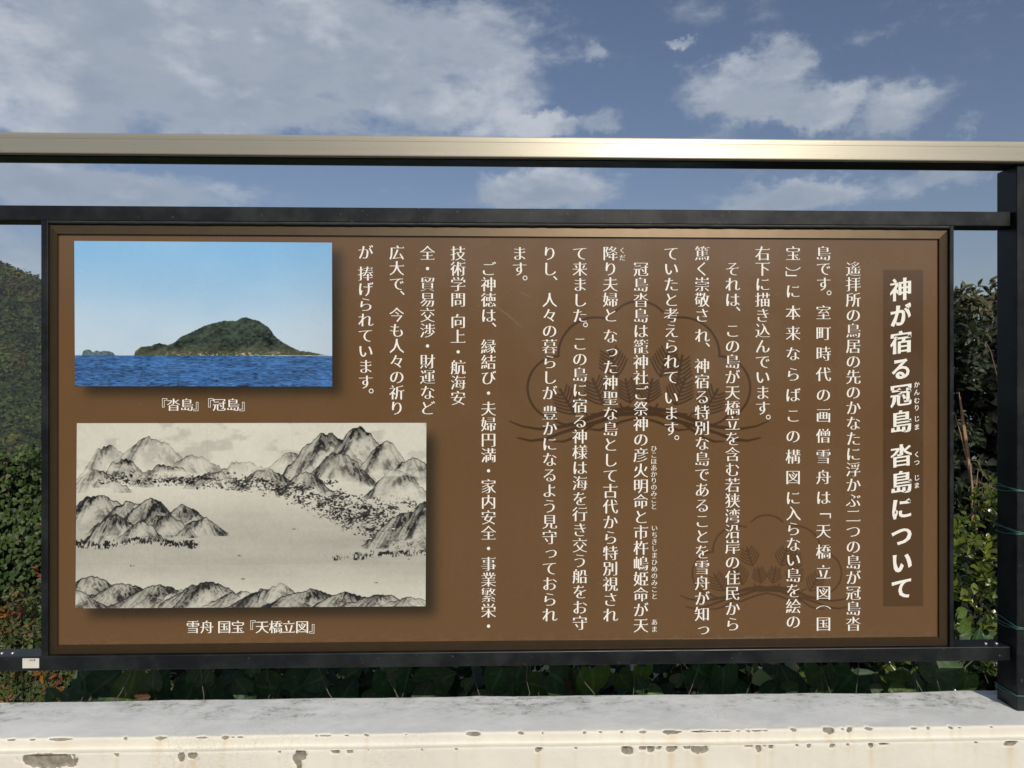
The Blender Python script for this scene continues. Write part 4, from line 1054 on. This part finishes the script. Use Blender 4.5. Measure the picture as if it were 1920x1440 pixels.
    tmp = bpy.data.curves.new('glyph_source', 'FONT'); tmp.fill_mode = 'FRONT'; tmp.resolution_u = 3
    tob = bpy.data.objects.new('glyph_source', tmp); S.collection.objects.link(tob)
    cache = {}
    def outline(ch):
        if ch in cache: return cache[ch]
        tmp.body = ch; bpy.context.view_layer.update(); dg = bpy.context.evaluated_depsgraph_get()
        me = bpy.data.meshes.new_from_object(tob.evaluated_get(dg))
        n = len(me.vertices); co = np.zeros(n * 3); me.vertices.foreach_get('co', co); co = co.reshape(-1, 3)[:, :2]
        # merge doubled points so the outline closes
        key = {}; mp = np.zeros(n, int); uniq = []
        for i, c in enumerate(np.round(co, 5)):
            k_ = (c[0], c[1])
            if k_ not in key: key[k_] = len(uniq); uniq.append(co[i])
            mp[i] = key[k_]
        tris = [tuple(mp[v] for v in p.vertices) for p in me.polygons]
        bpy.data.meshes.remove(me)
        uniq = np.array(uniq) if uniq else np.zeros((0, 2))
        ed = {}; tt = []
        for t3 in tris:
            t3 = list(dict.fromkeys(t3))
            if len(t3) < 3: continue
            a, b_, c = uniq[t3[0]], uniq[t3[1]], uniq[t3[2]]
            if (b_[0] - a[0]) * (c[1] - a[1]) - (b_[1] - a[1]) * (c[0] - a[0]) < 0: t3 = t3[::-1]
            tt.append(t3)
            for q in range(len(t3)):
                e = (t3[q], t3[(q + 1) % len(t3)]); ed[e] = 1
        bnd = [e for e in ed if (e[1], e[0]) not in ed]
        cache[ch] = (uniq, tt, bnd); return cache[ch]
    def glyph(ch, ax, ay, style):
        k_ = (ch, ax, ay, style)
        if k_ in cache: return cache[k_]
        co, tris, bnd = outline(ch)
        nxt = {}; prv = {}
        for a, b_ in bnd: nxt[a] = b_; prv[b_] = a
        out_ = co.copy()
        for i in range(len(co)):
            if i not in nxt or i not in prv: continue
            e1 = co[i] - co[prv[i]]; e2 = co[nxt[i]] - co[i]
            l1, l2 = np.hypot(*e1), np.hypot(*e2)
            if l1 < 1e-7 or l2 < 1e-7: continue
            n1 = np.array((e1[1], -e1[0])) / l1; n2 = np.array((e2[1], -e2[0])) / l2
            f = 1.0
            if style == 'brush': f = .65 + .9 * float(vnoise(np.array([co[i][0] * 5 + 3]), np.array([co[i][1] * 5 + ord(ch) % 37]), 3)[0])
            w1 = (ax * n1[0] ** 2 + ay * n1[1] ** 2) * f; w2 = (ax * n2[0] ** 2 + ay * n2[1] ** 2) * f
            det = n1[0] * n2[1] - n1[1] * n2[0]
            if abs(det) > .25: d = np.array((w1 * n2[1] - w2 * n1[1], n1[0] * w2 - n2[0] * w1)) / det
            else: d = (n1 * w1 + n2 * w2) / 2
            ld = np.hypot(*d); lim = 1.6 * max(abs(ax), abs(ay))
            if ld > lim: d *= lim / ld
            out_[i] = co[i] + d
        V = [tuple(p) for p in out_]; T = [tuple(t3) for t3 in tris]
        if style in ('mincho', 'brush'):
            B = 1.9 if style == 'brush' else 1.0
            # triangular serifs where thin horizontal strokes end on the right
            for a, b_ in bnd:
                e = co[b_] - co[a]
                if abs(e[0]) < .008 and .045 < e[1] < .085:      # outward normal +x
                    pa, pb = out_[a], out_[b_]
                    p0 = prv.get(a); n0 = nxt.get(b_)
                    if p0 is None or n0 is None: continue
                    if co[a][0] - co[p0][0] > .09 and co[b_][0] - co[n0][0] > .09 and abs(co[a][1] - co[p0][1]) < .02:
                        k2 = len(V); V += [(pb[0] + .012 * B, pa[1] - .01 * (B - 1)), (pb[0] - .035 * B, pb[1] + .062 * (1 + (B - 1) * .35)), (pb[0] - .115 * B, pb[1] - .001)]
                        T.append((k2, k2 + 1, k2 + 2))
        V = np.array(V) if V else np.zeros((0, 2))
        if style == 'brush' and len(V): V[:, 1] += (V[:, 0] - .5) * .13; V[:, 0] = .5 + (np.clip(V[:, 0], .03, .955) - .5) * .96
        cache[k_] = (V, T); return cache[k_]
    VERT = {'「': '﹁', '（': '︵', '）': '︶', '」': '﹂'}
    def lettering(name, items, style='mincho', ax=.0165, ay=-.0195, par=root):
        """items: (char, centre px, centre py, em px)"""
        V = []; Fs = []; y = YP - .0005
        for ch, cx, cy, em in items:
            if ch == ' ': continue
            gv, gt_ = glyph(ch, 0, 0, 'plain') if ch in '『』﹁﹂・。' else glyph(ch, ax, ay, style)
            c = P(cx, cy, y); s_ = em * scl(cx, y); k = len(V)
            for (u, v) in gv: V.append((c[0] + (u - .5) * s_, y, c[2] + (v - .38) * s_))
            for t3 in gt_: Fs.append(tuple(k + q for q in t3))
        me = bpy.data.meshes.new(name); me.from_pydata(V, [], Fs); me.update()
        o_ = part(name, me, m, par); o_['kind'] = 'stuff'; return o_
    def col(x, y, pitch, text, em=29.6):
        it = []
        for i, ch in enumerate(text):
            cy = y + i * pitch; cx = x
            if ch in '、。': it.append((ch, cx + 19.5, cy - 20.5, em)); continue
            if ch in 'っょゃゅ': cx += 2.5; cy -= 2
            it.append((ch, cx, cy, em))
        return it
    C = [
        [(1600, 504, 28.94, '遙拝所の鳥居の先のかなたに浮かぶ二つの島が冠島沓')],
        [(1544, 475, 28.7, '島です。'), (1544, 586, 38.55, '室町時代の画僧雪舟は'), (1544, 958, 29, '﹁'), (1544, 995.6, 38.6, '天橋立図'), (1544, 1129, 29, '︵'), (1544, 1169.7, 29, '国')],
        [(1487, 475, 29, '宝'), (1487, 514, 29, '︶'), (1487, 522, 29, '﹂'), (1487, 546, 29, 'に'), (1487, 586, 38.6, '本来ならばこの構図に'), (1487.5, 962.5, 29, '入らない島を絵の')],
        [(1430, 475, 29.0, '右下に描き込んでいます。')],
        [(1373.5, 504, 28.96, 'それは、この島が天橋立を含む若狭湾沿岸の住民から')],
        [(1316.5, 475, 29, '篤く崇敬さ'), (1316.5, 629, 29, 'れ、'), (1316.5, 686, 29.06, '神宿る特別な島であることを雪舟が知っ')],
        [(1258.5, 475, 29, 'ていたと考えられて'), (1258.5, 745.5, 29, 'います。')],
        [(1201.7, 504.5, 29.04, '冠島沓島は籠神社ご祭神の彦火明命と市杵嶋姫命が天')],
        [(1144.5, 475, 29, '降り夫婦と'), (1144.5, 630, 29.06, 'なった神聖な島として古代から特別視され')],
        [(1087.3, 475, 29.2, 'て来ました。'), (1087.3, 644, 29.1, 'この島に宿る神様は海を行き交う船をお守')],
        [(1030.6, 475, 29.07, 'りし、人々の暮らしが'), (1030.6, 774, 29.15, '豊かになるよう見守っておられ')],
        [(974, 475, 29.1, 'ます。')],
        [(916, 504, 29.13, 'ご神徳は、縁結び・夫婦円満・家内安全・事業繁栄・')],
        [(859, 475, 28.9, '技術学問'), (859, 602, 28.85, '向上・航海安')],
        [(801.6, 474.5, 29.03, '全・貿易交渉・財運など')],
        [(744, 473.5, 29.15, '広大で、今も人々の祈り')],
        [(685.5, 473, 29, 'が'), (685.5, 513, 29, '捧げられています。')],
    ]
    for segs in C:
        it = []
        for s_ in segs: it += col(*s_)
        lettering('text_column', it)
    R_ = lambda x, y, p, t, em: [(ch, x, y + i * p, em) for i, ch in enumerate(t)]
    lettering('reading_aid_lettering', R_(1226, 841, 12.05, 'ひこほあかりのみこと', 12.6) + R_(1227, 990, 12.8, 'いちきしまひめのみこと', 12.6) + R_(1227, 1166.5, 13, 'あま', 12.6) + R_(1167, 469.5, 13.5, 'くだ', 12.6), 'mincho', .008, -.008)
    title = [('神', 542.5), ('が', 591), ('宿', 641.5), ('る', 691), ('冠', 740.5), ('島', 790.5), ('沓', 854), ('島', 904), ('に', 953.5), ('つ', 1004), ('い', 1054), ('て', 1103)]
    lettering('title_lettering', [(ch, 1689 + (y - 542) / 560 * 2, y, 45) for ch, y in title if ord(ch) > 0x3100], 'brush', .034, .004)
    lettering('title_lettering', [(ch, 1689 + (y - 542) / 560 * 2, y, 43.5) for ch, y in title if ord(ch) < 0x3100], 'brush', .036, .020)
    rb = [('か', 721), ('ん', 735.5), ('む', 751), ('り', 764.5), ('じ', 785), ('ま', 800.5), ('く', 852), ('つ', 867), ('じ', 895.6), ('ま', 910)]
    lettering('title_reading_lettering', [(ch, 1719, y, 12.0) for ch, y in rb], 'brush', .018, .01)
    lettering('caption_lettering', [(ch, x, 758.8, 25.5) for ch, x in zip('『沓島』『冠島』', (301.5, 325.3, 350.5, 374.5, 388, 411, 437, 461))], 'mincho', .016, -.012)
    lettering('caption_lettering', [(ch, x, 1175.5, 26) for ch, x in zip('雪舟国宝『天橋立図』', (361.8, 388, 420.5, 446, 467, 491.5, 517, 541.5, 566.5, 592))], 'mincho', .016, -.012)
    bpy.data.objects.remove(tob)
PANEL_COL = (.133, .071, .029)
build_board()

# ------------------------------------------------------------------ the humid sea air between here and the far hill
def build_haze():
    m = bpy.data.materials.new('sea_haze'); m.use_nodes = True; nt = m.node_tree; nt.nodes.clear()
    out = N(nt, 'ShaderNodeOutputMaterial'); v = N(nt, 'ShaderNodeVolumePrincipled')
    v.inputs['Color'].default_value = (.82, .87, .93, 1); v.inputs['Density'].default_value = HAZE; v.inputs['Anisotropy'].default_value = .2
    nt.links.new(v.outputs[0], out.inputs['Volume'])
    o = link('haze', box(-3100, 3100, -3100, 3100, -110, 75), m)
    tag(o, 'thin bluish sea haze filling the air towards the distant hill', 'haze', kind='stuff')
HAZE = .0005
build_haze()
